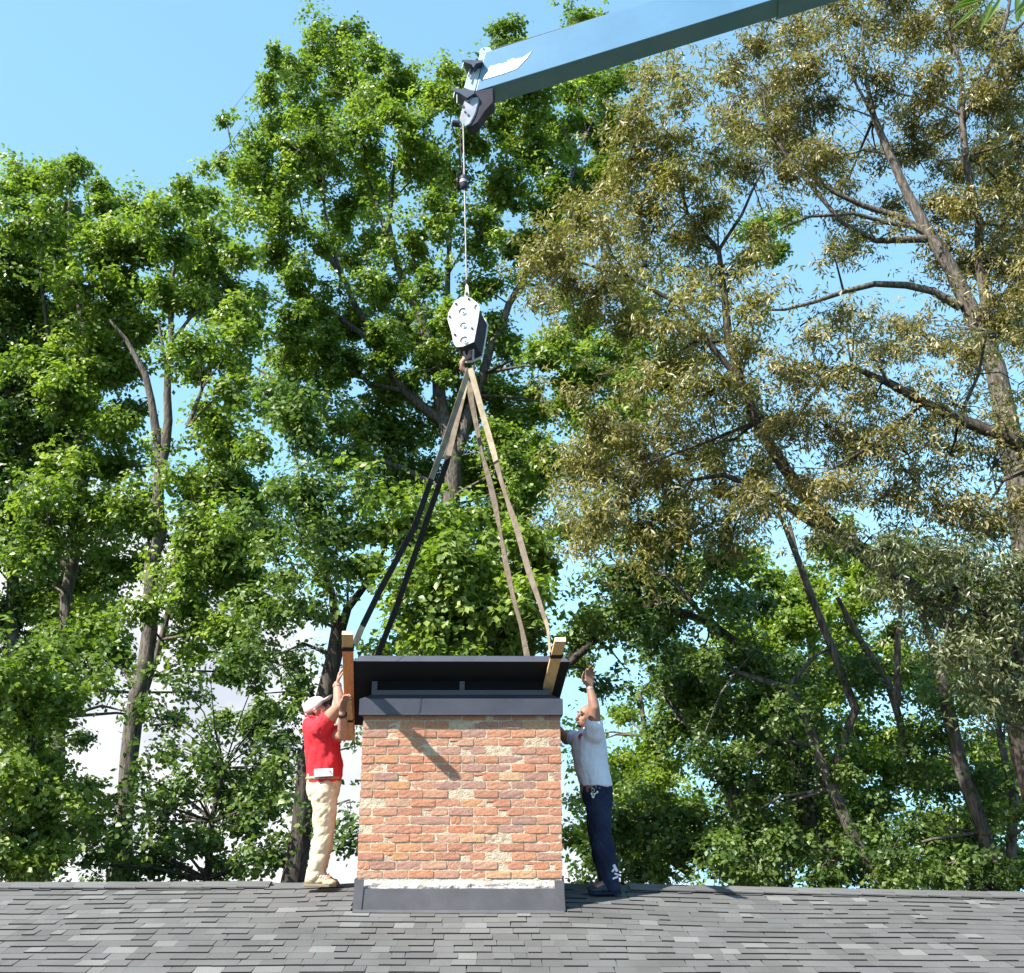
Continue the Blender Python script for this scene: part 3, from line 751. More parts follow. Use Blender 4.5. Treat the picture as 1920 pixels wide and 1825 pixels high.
def arc(c, r, a0, a1, w, nm='raised_arc'):
    mb = MB(); vs = []; k = 14
    for i in range(k + 1):
        an = a0 + (a1 - a0) * i / k
        for rr in (r, r + w): vs.append(c + Vector((math.cos(an) * rr, 0, math.sin(an) * rr)))
    top = [v + Vector((0, -0.006, 0)) for v in vs]
    m = len(vs)
    fs = []
    for i in range(k):
        q = 2 * i; fs += [(m + q, m + q + 1, m + q + 3, m + q + 2), (q, q + 2, m + q + 2, m + q), (q + 1, m + q + 1, m + q + 3, q + 3)]
    mb.add(vs + top, fs); mb.build(nm, M['block_dark'], blk)
ff = fy - 0.001
for (x, y, r) in ((869, 586, 0.040), (870, 612, 0.032), (872, 640, 0.042)):
    arc(P(x, y, ff), r, 1.2, 3.3, 0.006)
    mb = MB(); mb.disc(P(x, y, ff), (0, 1, 0), r * 0.62, 0.012, 20); mb.build('axle_boss', M['block_white'], blk)
    mb = MB(); mb.disc(P(x, y, ff - 0.008), (0, 1, 0), r * 0.15, 0.008, 8); mb.build('bolt', M['block_dark'], blk)
for (x, y) in ((855, 570), (879, 561), (885, 616), (853, 628), (843, 594)):
    mb = MB(); mb.disc(P(x, y, ff), (0, 1, 0), 0.012, 0.014, 6); mb.build('bolt', M['block_dark'], blk)
arc(P(896, 577, ff), 0.03, 1.9, 3.6, 0.006)
mb = MB(); mb.prism(pp([(871, 556), (873, 536), (875, 532), (878, 536), (880, 556)], HY - 0.06), (0, 0.05, 0)); mb.build('rope_socket', M['block_white'], blk, 0.003)
mb = MB(); mb.disc(P(875, 551, HY - 0.062), (0, 1, 0), 0.014, 0.02, 10); mb.build('socket_pin', M['block_dark'], blk)
for a, b in (((867, 650), (872, 668)), ((887, 655), (887, 676))):
    mb = MB(); mb.tube([P(a[0], a[1], HY - 0.03), P(b[0], b[1], HY)], 0.012, 8); mb.build('hanger', M['steel_grey'], blk)
hk = MB(); hp = [(881, 655), (880, 668), (872, 672), (866, 680), (866, 690), (873, 697), (882, 697), (888, 690), (890, 682)]
hk.tube([P(x, y, HY) for x, y in hp], [0.02, 0.024, 0.026, 0.028, 0.03, 0.028, 0.024, 0.016, 0.006], 10); hk.build('hook', M['hook'], blk)

# ------------------------------------------------------------------ crane boom
crane = tag(empty('crane_boom', P(905, 140, HY)), 'pale blue telescopic crane boom reaching in from the upper right with a white painted name', 'crane boom')
T0 = (907, 171); TY0, TY1 = HY + 0.05, HY - 0.75          # lower near edge, tip to far right
A0, A1 = P(892, 171.5, TY0), P(1600, -47, TY1)
C0, C1 = P(911, 104, TY0), P(1600, -125, TY1)              # upper near edge
bd = (A1 - A0).normalized()
ext = 3.5
wd = Vector((0.02, 1, 0.02)); wd = (wd - bd * wd.dot(bd)).normalized()
up0 = (C0 - A0); hgt0 = (up0 - bd * up0.dot(bd)).length
bu = bd.cross(wd).normalized(); bu = bu if bu.z > 0 else -bu
wid = 0.30
L0 = (A1 - A0).length + ext
sh = up0.dot(bd)
def bpt(s, h, w): return A0 + bd * s + bu * h + wd * w
mb = MB()
lo, hi = 0, hgt0
vs = [bpt(0, 0, 0), bpt(sh, hi, 0), bpt(sh, hi, wid), bpt(0, 0, wid), bpt(L0, 0, 0), bpt(L0, hi, 0), bpt(L0, hi, wid), bpt(L0, 0, wid)]
mb.add(vs, [(0, 1, 2, 3), (4, 7, 6, 5), (0, 4, 5, 1), (1, 5, 6, 2), (2, 6, 7, 3), (3, 7, 4, 0)])
mb.build('boom_section', M['boom_blue'], crane, 0.006)
# next, larger section begins beyond the top edge of the picture
s1_ = (P(1462, -4, TY1 + 0.1) - A0).dot(bd)
mb = MB(); e_ = 0.018
vs = [bpt(s1_, -e_, -e_), bpt(s1_, hi + e_, -e_), bpt(s1_, hi + e_, wid + e_), bpt(s1_, -e_, wid + e_), bpt(L0 + 3, -e_, -e_), bpt(L0 + 3, hi + e_, -e_), bpt(L0 + 3, hi + e_, wid + e_), bpt(L0 + 3, -e_, wid + e_)]
mb.add(vs, [(0, 1, 2, 3), (4, 7, 6, 5), (0, 4, 5, 1), (1, 5, 6, 2), (2, 6, 7, 3), (3, 7, 4, 0)]); mb.build('outer_boom_section', M['boom_blue'], crane, 0.006)
# head plate at the tip
hp_ = [P(870, 165, TY0 - 0.006), P(890, 172, TY0 - 0.006), P(905, 116, TY0 - 0.006), P(893, 114, TY0 - 0.006), P(884, 128, TY0 - 0.006), P(880, 128, TY0 - 0.006)]
mb = MB(); mb.prism(hp_, wd * (wid + 0.012)); mb.build('head_plate', M['boom_pale'], crane, 0.003)
mb = MB(); mb.prism(pp([(897, 113), (901, 92), (907, 89), (919, 89), (922, 95), (922, 104), (917, 110), (908, 114)], TY0 - 0.02), wd * 0.03); mb.build('rope_guard', M['boom_pale'], crane, 0.003)
for x, y in ((907, 92), (908, 101), (906, 112)):
    mb = MB(); mb.disc(P(x, y, TY0 - 0.022), (0, 1, 0), 0.007, 0.01, 8); mb.build('bolt', M['steel_navy'], crane)
mb = MB(); mb.prism(pp([(922, 94), (932, 95), (930, 104), (921, 108)], TY0 + 0.01), wd * 0.1); mb.build('guide_roller', M['block_dark'], crane, 0.004)
# brackets sticking out at the tip, upper and lower
for poly, nm in (([(865, 112), (867, 115), (886, 122), (887, 127), (892, 120), (905, 116), (905, 114), (880, 112)], 'upper_bracket'), ([(848, 167), (850, 171), (862, 175), (876, 184), (890, 175), (890, 170), (852, 165)], 'lower_bracket')):
    mb = MB(); mb.prism(pp(poly, TY0 - 0.09), wd * 0.24); mb.build(nm, M['steel_navy'], crane, 0.003)
for (a, b) in (((870, 116), (866, 129)), ((853, 171), (850, 184)), ((857, 178), (857, 194))):
    mb = MB(); mb.tube([P(a[0], a[1], TY0 - 0.08), P(b[0], b[1], TY0 - 0.08)], 0.006, 8); mb.build('pin', M['steel_grey'], crane)
mb = MB(); mb.tube([P(885, 129, TY0 - 0.02), P(878, 143, TY0 - 0.02), P(880, 144, TY0 - 0.02), P(886, 130, TY0 - 0.02)], 0.004, 6); mb.build('grab_loop', M['steel_navy'], crane)
# sheave head hanging under the tip
hd = [(873, 183), (895, 183), (896, 192), (890, 214), (880, 232), (871, 237), (862, 232), (862, 222), (866, 205)]
mb = MB(); mb.prism(pp(hd, TY0 - 0.05), (0.012, 0.012, 0)); mb.build('sheave_cheek', M['steel_grey'], crane, 0.002)
mb = MB(); mb.prism([p + Vector((0.018, 0.014, 0)) for p in pp([(873, 174), (921, 163), (921, 190), (905, 208), (892, 228), (880, 236), (870, 234), (880, 220), (893, 196)], TY0 - 0.05)], (0.02, 0.14, 0)); mb.build('sheave_housing', M['block_dark'], crane, 0.004)
mb = MB(); mb.disc(P(911, 214, TY0 + 0.1), (1, 0.5, 0), 0.035, 0.02, 14); mb.build('sheave', M['steel_grey'], crane)
mb = MB(); mb.tube([P(847, 231, TY0 - 0.05), P(862, 233, TY0 - 0.04)], [0.035, 0.035], 14); mb.build('anti_block_weight', M['block_dark'], crane, 0)
mb = MB(); mb.disc(P(847, 231, TY0 - 0.052), (1, 0.1, 0), 0.036, 0.012, 14); mb.build('weight_face', M['boom_pale'], crane)
for (x, y, w) in ((872, 210, 0.012), (878, 216, 0.014), (868, 200, 0.016), (880, 192, 0.012)):
    mb = MB(); mb.disc(P(x, y, TY0 - 0.052), (0, 1, 0), w, 0.01, 10); mb.build('bolt', M['steel_navy'], crane)
# winch rope along the top of the boom
mb = MB(); ra, rb = P(923, 94, TY0 + 0.06), P(1185, 14, TY0 - 0.25)
rd = (rb - ra)
mb.tube([ra, rb, ra + rd * 3], 0.0095, 6); mb.build('winch_rope', M['rope_dark'], crane)
# painted name: raised white lettering run together on a white slanted field
def on_side(x, y, off=0.004):
    d = ray(x, y); n_ = -wd; o_ = A0 + n_ * off; c = Vector((0, 0, H)); return c + d * ((o_ - c).dot(n_) / d.dot(n_))
poly = [(905, 149.5), (917.5, 126.5), (921, 122.8), (923.5, 124.5), (928, 121.8), (930, 122.6), (935, 119.4), (940, 120.2), (947, 117.6), (950.5, 117.3), (953, 112.5), (956, 113.5), (959, 110), (963, 109.2), (966, 111.5), (975, 108.8), (980, 108), (988, 102.8), (997.5, 96), (989, 108), (970.5, 128), (963, 131.5), (940, 139.5), (920, 145.5)]
mb = MB(); mb.prism([on_side(x, y) for x, y in poly], wd * 0.0035); mb.build('painted_panel', M['decal_white'], crane)

# hoist cable with its sinker
cab = tag(empty('hoist_cable', P(868, 245, HY)), 'steel hoist rope hanging from the boom tip down to the white hook block', 'cable')
mb = MB(); ct, cb = P(868.5, 232, HY), P(875, 535, HY); mb.tube([ct, ct.lerp(cb, 0.5), cb], 0.0085, 8); mb.build('wire_rope', M['rope'], cab)
mb = MB(); mb.tube([P(862, 236, HY), P(864, 290, HY), P(868, 330, HY)], 0.0035, 6); mb.build('sinker_cord', M['rope_dark'], cab)
mb = MB(); mb.tube([P(869, 329, HY), P(869, 333, HY), P(869.5, 342, HY), P(870, 351, HY), P(870, 354, HY)], [0.02, 0.042, 0.036, 0.044, 0.03], 14); mb.build('rope_weight', M['block_dark'], cab)
mb = MB(); mb.tube([P(869.5, 339, HY), P(869.6, 344, HY)], 0.043, 14); mb.build('weight_collar', M['steel_grey'], cab)
mb = MB(); mb.tube([P(874.5, 526, HY), P(875, 536, HY)], [0.02, 0.016], 10); mb.build('rope_clamp', M['block_dark'], cab)

# ------------------------------------------------------------------ people
def grow(name, prims, material, parent, voxel=0.008, smooth=3, folds=None):
    """join tapered limbs into ONE continuous skin"""
    src = prims.mesh(name + '_src')
    bm = bmesh.new(); bm.from_mesh(src); bmesh.ops.recalc_face_normals(bm, faces=bm.faces); bm.to_mesh(src); bm.free()
    o = bpy.data.objects.new(name + '_src', src); COL.objects.link(o)
    m = o.modifiers.new('r', 'REMESH'); m.mode = 'VOXEL'; m.voxel_size = voxel; m.use_smooth_shade = True
    if smooth:
        s = o.modifiers.new('s', 'SMOOTH'); s.iterations = smooth; s.factor = 0.5
    dg = bpy.context.evaluated_depsgraph_get(); dg.update()
    me = bpy.data.meshes.new_from_object(o.evaluated_get(dg))
    bpy.data.objects.remove(o); bpy.data.meshes.remove(src)
    me.name = name
    if folds:
        no = [v.normal.copy() for v in me.vertices]
        for v, n_ in zip(me.vertices, no): v.co += n_ * folds(v.co)
    for p in me.polygons: p.use_smooth = True
    me.materials.clear()
    return place(name, me, material, parent)

class Flesh(MB):
    def ball(s, c, r, ax=None, n=14):
        c = Vector(c); r = r if hasattr(r, '__len__') else (r, r, r)
        ax = ax or (Vector((1, 0, 0)), Vector((0, 1, 0)), Vector((0, 0, 1)))
        vs = []; fs = []; m = n // 2 + 2
        for i in range(1, m):
            th = math.pi * i / m
            for j in range(n):
                ph = 2 * math.pi * j / n
                vs.append(c + ax[0] * (r[0] * math.sin(th) * math.cos(ph)) + ax[1] * (r[1] * math.sin(th) * math.sin(ph)) + ax[2] * (r[2] * math.cos(th)))
        for i in range(m - 2):
            for j in range(n): fs.append((i * n + j, i * n + (j + 1) % n, (i + 1) * n + (j + 1) % n, (i + 1) * n + j))
        vs += [c + ax[2] * r[2], c - ax[2] * r[2]]; t = len(vs) - 2
        for j in range(n): fs.append((t, (j + 1) % n, j)); fs.append((t + 1, (m - 2) * n + j, (m - 2) * n + (j + 1) % n))
        s.add(vs, fs)
    def limb(s, a, b, ra, rb, n=14):
        a, b = Vector(a), Vector(b); s.ball(a, ra, n=n); s.ball(b, rb, n=n); s.tube([a, b], [ra, rb], n)
    def chain(s, pts, n=14):
        for (a, ra), (b, rb) in zip(pts, pts[1:]): s.limb(a, b, ra, rb, n)
    def loft(s, rings, n=20):
        """rings: (centre, x half width, y half depth)"""
        vs = []; fs = []
        for c, rx, ry in rings:
            for j in range(n):
                a = 2 * math.pi * j / n; vs.append(Vector(c) + Vector((rx * math.cos(a), ry * math.sin(a), 0)))
        for i in range(len(rings) - 1):
            for j in range(n): fs.append((i * n + j, i * n + (j + 1) % n, (i + 1) * n + (j + 1) % n, (i + 1) * n + j))
        fs += [tuple(range(n))[::-1], tuple(range((len(rings) - 1) * n, len(rings) * n))]
        s.add(vs, fs)
    def hand(s, wrist, d, lat, nrm, curl=(0.5, 0.5, 0.5, 0.5), k=1.0, thumb=1):
        """palm and five fingers; d to the fingertips, lat across towards the thumb, nrm out of the palm"""
        d = d.normalized(); lat = (lat - d * lat.dot(d)).normalized(); nrm = (nrm - d * nrm.dot(d) - lat * nrm.dot(lat)).normalized()
        base = []
        for i, off in enumerate((0.030, 0.010, -0.010, -0.029)):
            kn = wrist + d * (0.088 - abs(i - 1) * 0.004) * k + lat * off * k
            s.limb(wrist + lat * off * 0.55 * k + d * 0.008, kn, 0.0145 * k, 0.0115 * k, 10); base.append(kn)
        for i, kn in enumerate(base):
            L = (0.043, 0.048, 0.045, 0.035)[i] * k; c = curl[i]; p = kn; a = c * 0.5
            spread = lat * (0.12, 0.03, -0.05, -0.16)[i]
            for q, (l, r1, r2) in enumerate(((L, .0098, .0088), (L * .64, .0088, .0080), (L * .5, .0080, .0068))):
                dr = ((d + spread).normalized() * math.cos(a) + nrm * math.sin(a)); nx_ = p + dr * l; s.limb(p, nx_, r1 * k, r2 * k, 8); p = nx_; a += c
        t0 = wrist + d * 0.022 * k + lat * 0.024 * k * thumb
        t1 = t0 + (d * 0.55 + lat * 0.75 * thumb + nrm * 0.25).normalized() * 0.042 * k; t2 = t1 + (d * 0.85 + lat * 0.35 * thumb + nrm * 0.4).normalized() * 0.032 * k
        t3 = t2 + (d * 0.9 + nrm * 0.45).normalized() * 0.024 * k
        s.limb(t0, t1, .0135 * k, .0115 * k, 8); s.limb(t1, t2, .0115 * k, .0098 * k, 8); s.limb(t2, t3, .0098 * k, .0078 * k, 8)
    def head(s, c, fw, up, k=1.0):
        """skull, jaw, brow, nose, lips, ears around centre c; fw where the face looks"""
        fw = fw.normalized(); up = (up - fw * up.dot(fw)).normalized(); sd_ = fw.cross(up)
        A = (sd_, fw, up)
        s.ball(c + up * 0.022 * k - fw * 0.008 * k, (0.076 * k, 0.096 * k, 0.094 * k), A, 20)
        s.ball(c - up * 0.045 * k + fw * 0.030 * k, (0.056 * k, 0.062 * k, 0.062 * k), A, 16)
        s.ball(c - up * 0.093 * k + fw * 0.066 * k, (0.024 * k, 0.022 * k, 0.018 * k), A, 10)
        s.ball(c + up * 0.024 * k + fw * 0.070 * k, (0.052 * k, 0.020 * k, 0.014 * k), A, 12)
        for g_ in (-1, 1):
            s.ball(c - up * 0.028 * k + fw * 0.058 * k + sd_ * g_ * 0.036 * k, (0.022 * k, 0.024 * k, 0.024 * k), A, 10)
            s.ball(c - up * 0.008 * k - fw * 0.006 * k + sd_ * g_ * 0.078 * k, (0.009 * k, 0.020 * k, 0.032 * k), A, 10)
        s.limb(c + up * 0.012 * k + fw * 0.088 * k, c - up * 0.030 * k + fw * 0.110 * k, 0.009 * k, 0.0135 * k, 10)
        for g_ in (-1, 1): s.ball(c - up * 0.033 * k + fw * 0.098 * k + sd_ * g_ * 0.011 * k, 0.0085 * k, None, 8)
        s.ball(c - up * 0.058 * k + fw * 0.086 * k, (0.024 * k, 0.011 * k, 0.006 * k), A, 10)
        s.ball(c - up * 0.069 * k + fw * 0.084 * k, (0.021 * k, 0.011 * k, 0.007 * k), A, 10)
        return sd_, fw, up

def wrinkle(scale, amp, d, off=0):
    """cloth folds running across direction d"""
    d = Vector(d).normalized()
    def f(p):
        q = p + d * (-p.dot(d)) * 0.72
        v = mnoise.noise(q * scale + Vector((off, 0, 0))); w = mnoise.noise(p * scale * 2.3 + Vector((off, 5, 0)))
        return amp * (abs(v) * 1.6 - 0.4) + amp * 0.35 * w
    return f

# --- man in red, on the ridge left of the chimney, facing right, arms up
YM = 9.80
man = tag(empty('person', (P(597, 1660, YM).x, YM, P(597, 1660, YM).z)), 'man in red shirt, khaki trousers and pale cap gripping the timber board with both hands', 'person')
Q = lambda x, y, dy=0.0: P(x, y, YM + dy)
hc = Q(596, 1331, 0.0)
fw = Vector((0.80, -0.10, 0.46)); up = Vector((-0.42, -0.05, 0.92))
fl_ = Flesh()
sdv, fw_, up_ = fl_.head(hc, fw, up, 1.0)
fl_.chain([(Q(583, 1352), 0.058), (hc - up_ * 0.06 - fw_ * 0.02, 0.056)])
fl_.loft([(Q(597, 1352), .07, .10), (Q(600, 1362), .125, .19), (Q(604, 1395), .14, .18), (Q(608, 1430), .145, .165), (Q(609, 1460), .135, .155), (Q(607, 1480), .13, .16)])
# near arm (his right): shoulder, elbow, wrist
shR, elR, wrR = Q(604, 1361, -0.19), Q(637, 1324, -0.30), Q(632, 1284, -0.24)
shL, elL, wrL = Q(617, 1374, 0.02), Q(644, 1379, -0.26), Q(642, 1338, -0.42)
fl_.chain([(shR, .07), (shR.lerp(elR, .5), .064), (elR, .050), (elR.lerp(wrR, .35), .052), (wrR, .034)])
fl_.chain([(shL, .068), (shL.lerp(elL, .5), .060), (elL, .050), (elL.lerp(wrL, .35), .050), (wrL, .033)])
fl_.hand(wrR, Vector((0.10, 0.25, 0.95)), Vector((0.2, -1, 0.1)), Vector((1, 0.2, 0.1)), (0.9, 0.95, 1.0, 1.0), 1.15)
fl_.hand(wrL, Vector((0.05, 0.1, 1)), Vector((-.5, -1, 0)), Vector((1, -0.2, 0)), (0.8, 0.85, 0.9, 0.9), 1.15)
kneeR, ankR = Q(606, 1552, -0.10), Q(590, 1640, -0.10)
kneeL, ankL = Q(612, 1550, 0.12), Q(594, 1638, 0.10)
for hp3, kn, an in ((Q(606, 1480, -0.09), kneeR, ankR), (Q(609, 1480, 0.09), kneeL, ankL)):
    fl_.chain([(hp3, .095), (kn, .062), (kn.lerp(an, .35), .056), (an, .038)])
    fl_.limb(an, an + Vector((0.12, -0.02, -0.045)), .04, .03)
grow('body', fl_, M['skin'], man, 0.0065, 2)
# shirt
sh = Flesh()
sh.loft([(Q(589, 1347), .075, .085), (Q(594, 1354), .115, .16), (Q(599, 1364), .150, .215), (Q(603, 1385), .158, .205), (Q(606, 1410), .163, .19), (Q(609, 1435), .168, .185), (Q(609, 1455), .162, .185), (Q(606, 1468), .150, .185)])
sh.chain([(shR + Vector((-.02, .03, -.03)), .095), (shR.lerp(elR, .33), .079)])
sh.chain([(shL + Vector((-.03, -.02, -.02)), .09), (shL.lerp(elL, .55), .075)])
wf = wrinkle(8, 0.011, (0.35, 0, 1), 3); wf2 = wrinkle(20, 0.006, (-0.6, 0, 1), 7)
shirt = grow('shirt', sh, M['red_shirt'], man, 0.008, 4, lambda p: wf(p) + wf2(p))
mb = MB(); cpt = Q(583, 1349, 0.0); 
for g_ in (-1, 1):
    a = cpt + Vector((0.02, g_ * 0.05, 0.02)); mb.tube([cpt + Vector((-0.05, 0, 0.03)), a + Vector((0, g_ * .02, 0)), cpt + Vector((0.075, g_ * 0.03, -0.01))], [0.014, 0.016, 0.012], 8)
mb.build('collar', M['red_shirt'], man)
# trousers
tr_ = Flesh()
tr_.loft([(Q(607, 1452), .148, .165), (Q(607, 1468), .152, .175), (Q(606, 1484), .150, .185), (Q(606, 1500), .128, .18)])
for dy, xh, xk, xa in ((-0.095, 607, 607, 592), (0.095, 609, 611, 597)):
    tr_.chain([(Q(xh, 1484, dy), .118), (Q(xh + 1, 1515, dy), .108), (Q(xk, 1552, dy), .090), (Q(xk - 6, 1592, dy), .080), (Q(xa, 1628, dy), .074), (Q(xa - 1, 1640, dy), .078)])
wt = wrinkle(8, 0.014, (0.9, 0, 0.42), 11); wt2 = wrinkle(15, 0.009, (0.85, 0, 0.55), 2)
grow('trousers', tr_, M['khaki'], man, 0.008, 3, lambda p: wt(p) + wt2(p))
mb = MB(); bc = Q(607, 1459)
ring = [bc + Vector((math.cos(a) * .150, math.sin(a) * .176, 0.004 * math.cos(a))) for a in np.linspace(0, 2 * PI, 29)]
mb.tube(ring, 0.014, 6, cap=False); mb.build('belt', M['sling_light'], man)
for (an, dy) in ((ankR, -0.0), (ankL, 0.0)):
    b = Flesh(); sx0 = an + Vector((-0.02, 0, -0.055))
    b.limb(an + Vector((-.005, 0, .03)), an + Vector((-.01, 0, -.02)), .055, .055); b.ball(an + Vector((-.02, 0, -.045)), (.065, .048, .042)); b.ball(an + Vector((.07, -.015, -.05)), (.085, .048, .040)); b.ball(an + Vector((.13, -.025, -.065)), (.07, .048, .030))
    bo = grow('boot', b, M['boot'], man, 0.008, 2, wrinkle(40, .004, (1, 0, 0)))
    s_o = MB(); s_o.prism([an + Vector(v) for v in ((-.085, -.045, -.098), (.04, -.055, -.098), (.14, -.07, -.098), (.20, -.035, -.098), (.19, .01, -.098), (.05, .045, -.098), (-.08, .045, -.098))], (0, 0, 0.024))
    so_ = s_o.build('sole', M['sole'], bo, 0.006)
    for i in range(5):
        l_ = MB(); f = i / 4; c = an + Vector((.015 + .085 * f, -.01, .012 - .035 * f)); l_.tube([c + Vector((0, -.05, -.015)), c + Vector((0.01, 0, 0.022)), c + Vector((0, .045, -.015))], .005, 5); l_.build('lace', M['cap_cloth'], bo)
# cap, sunglasses, watch, phone
c_ = Flesh(); c_.ball(hc + up_ * 0.048 - fw_ * 0.012, (0.088, 0.108, 0.080), (sdv, fw_, up_), 20)
capo = grow('cap', c_, M['cap_cloth'], man, 0.008, 2)
mb = MB(); n = 12; top = []
for i in range(n + 1):
    a = -1.15 + 2.3 * i / n; inn = hc + up_ * 0.052 + sdv * math.sin(a) * 0.088 + fw_ * math.cos(a) * 0.094; o_ = hc + up_ * (0.058 - 0.018 * math.sin(a) ** 2) + sdv * math.sin(a) * 0.088 + fw_ * (0.085 + 0.092 * math.cos(a)); top += [inn, o_]
mb.add(top + [p - up_ * 0.005 for p in top], [(2 * i, 2 * i + 1, 2 * i + 3, 2 * i + 2) for i in range(n)] + [(2 * i + 2 * n + 2, 2 * i + 2 * n + 4, 2 * i + 2 * n + 5, 2 * i + 2 * n + 3) for i in range(n)] + [(2 * i + 1, 2 * i + 2 * n + 3, 2 * i + 2 * n + 5, 2 * i + 3) for i in range(n)])
mb.build('brim', M['cap_cloth'], capo)
mb = MB()
for g_ in (-1, 1):
    mb.disc(hc + up_ * 0.006 + fw_ * 0.094 + sdv * g_ * 0.032, fw_ + sdv * g_ * 0.35, 0.023, 0.006, 12)
    mb.tube([hc + up_ * 0.012 + fw_ * 0.088 + sdv * g_ * 0.056, hc + up_ * 0.008 + fw_ * 0.02 + sdv * g_ * 0.082, hc + up_ * 0.0 - fw_ * 0.02 + sdv * g_ * 0.084], 0.0035, 6)
mb.tube([hc + up_ * 0.012 + fw_ * 0.10 - sdv * 0.012, hc + up_ * 0.012 + fw_ * 0.10 + sdv * 0.012], 0.003, 6)
mb.build('glasses', M['dark'], man)
h_ = Flesh(); h_.ball(hc - up_ * 0.006 - fw_ * 0.05, (0.079, 0.062, 0.05), (sdv, fw_, up_), 14); grow('hair', h_, M['hair'], man, 0.008, 1)
for w_, d_, m_ in ((wrR, (wrR - elR), 'hook'), (wrL, (wrL - elL), 'dark')):
    mb = MB(); d_ = d_.normalized(); cc = w_ - d_ * 0.012; mb.tube([cc - d_ * 0.013, cc + d_ * 0.013], [0.041, 0.041], 14); mb.build('wristband', M[m_], man)
ph = tag(empty('phone', Q(608, 1449, -0.21)), 'white phone in a case clipped at the belt of the man in red', 'phone')
mb = MB(); mb.box(Q(607, 1449, -0.215), (0.083, 0.006, 0.004), (0, 0.010, 0), (-0.002, 0, 0.034)); mb.build('case', M['decal_white'], ph, 0.006)
mb = MB(); mb.box(Q(607, 1456.5, -0.205), (0.078, 0.004, 0.002), (0, 0.014, 0), (0, 0, 0.007)); mb.build('clip', M['dark'], ph, 0.002)
mb = MB(); mb.disc(Q(619, 1447, -0.228), (0, 1, 0), 0.007, 0.004, 12); mb.build('camera_lens', M['dark'], ph)

# --- man in white, on the ridge right of the chimney, facing left, one arm straight up
YW = 9.78
man2 = tag(empty('person', (P(1145, 1672, YW).x, YW, P(1145, 1672, YW).z)), 'bald man in white T-shirt and dark jeans reaching one arm straight up beside the chimney', 'person')
Q = lambda x, y, dy=0.0: P(x, y, YW + dy)
hc = Q(1101, 1345, 0.0)
fw = Vector((-0.84, -0.45, 0.16)); up = Vector((0.12, 0.0, 0.99))
fl_ = Flesh(); sdv, fw_, up_ = fl_.head(hc, fw, up, 1.0)
fl_.chain([(Q(1107, 1374), .062), (hc - up_ * 0.06 - fw_ * 0.02, .058)])
fl_.loft([(Q(1107, 1374), .08, .10), (Q(1107, 1386), .13, .19), (Q(1106, 1420), .14, .17), (Q(1112, 1460), .135, .155), (Q(1118, 1490), .13, .16)])
sh3, el3, wr3 = Q(1114, 1368, -0.22), Q(1115, 1328, -0.30), Q(1105.5, 1289, -0.26)
fl_.chain([(sh3, .068), (sh3.lerp(el3, .5), .058), (el3, .046), (el3.lerp(wr3, .35), .047), (wr3, .029)])
fl_.hand(wr3, Vector((0.02, -0.05, 1)), Vector((-1, -0.3, 0.0)), Vector((0.3, -1, 0)), (0.75, 0.6, 0.65, 0.8), 1.18)
sh4, el4, wr4 = Q(1094, 1380, 0.17), Q(1062, 1388, 0.26), Q(1044, 1362, 0.10)
fl_.chain([(sh4, .064), (sh4.lerp(el4, .5), .055), (el4, .044), (el4.lerp(wr4, .35), .044), (wr4, .028)])
fl_.hand(wr4, Vector((-0.6, -0.3, 0.7)), Vector((0, -1, 0.2)), Vector((-1, 0, -.4)), (0.5, 0.5, 0.5, 0.5), 1.0)
kn3, an3 = Q(1127, 1568, -0.10), Q(1146, 1652, -0.13)
kn4, an4 = Q(1121, 1560, 0.12), Q(1140, 1650, 0.12)
for hp3, kn, an in ((Q(1120, 1490, -0.09), kn3, an3), (Q(1118, 1490, 0.09), kn4, an4)):
    fl_.chain([(hp3, .10), (kn, .064), (kn.lerp(an, .35), .058), (an, .038)]); fl_.limb(an, an + Vector((-0.12, -0.03, -0.05)), .04, .03)
grow('body', fl_, M['skin_tan'], man2, 0.0065, 2)
sh = Flesh()
sh.loft([(Q(1109, 1366), .085, .09), (Q(1108, 1373), .125, .16), (Q(1106, 1384), .152, .215), (Q(1105, 1405), .160, .20), (Q(1107, 1430), .160, .185), (Q(1113, 1455), .158, .178), (Q(1118.5, 1474), .150, .178)])
sh.chain([(sh3 + Vector((0, .04, -.03)), .10), (sh3.lerp(el3, .18), .084)])
sh.chain([(sh4 + Vector((.03, -.02, -.02)), .092), (sh4.lerp(el4, .55), .078)])
wf3 = wrinkle(8, 0.014, (0.25, 0, 1), 23); wf4 = wrinkle(20, 0.005, (0.6, 0, 1), 31)
tee = grow('shirt', sh, M['white_shirt'], man2, 0.008, 4, lambda p: wf3(p) + wf4(p))
mb = MB(); lg = Q(1088.5, 1381.5, -0.165); mb.disc(lg, (0.45, 1, -0.1), 0.024, 0.006, 14); mb.prism([lg + Vector(v) for v in ((-.016, -.012, .012), (.0, -.016, .032), (.014, -.014, .028), (.018, -.013, .01))], (0.001, 0.004, 0)); mb.build('chest_logo', M['logo_red'], man2)
tr_ = Flesh()
tr_.loft([(Q(1117, 1466), .142, .162), (Q(1119, 1480), .145, .17), (Q(1121, 1496), .142, .178), (Q(1122, 1512), .125, .172)])
for dy, kn, an in ((-0.095, kn3, an3), (0.10, kn4, an4)):
    tr_.chain([(Q(1122, 1496, dy), .118), (Q(1123, 1530, dy), .112), (kn, .098), (kn.lerp(an, .5), .092), (an + Vector((0, 0, .03)), .088), (an + Vector((0, 0, -.03)), .086)])
wj_ = wrinkle(9, 0.012, (-0.8, 0, 0.5), 41); wj2_ = wrinkle(18, 0.007, (-0.7, 0, 0.7), 44); wj = lambda p: wj_(p) + wj2_(p)
grow('jeans', tr_, M['jeans'], man2, 0.008, 3, wj)
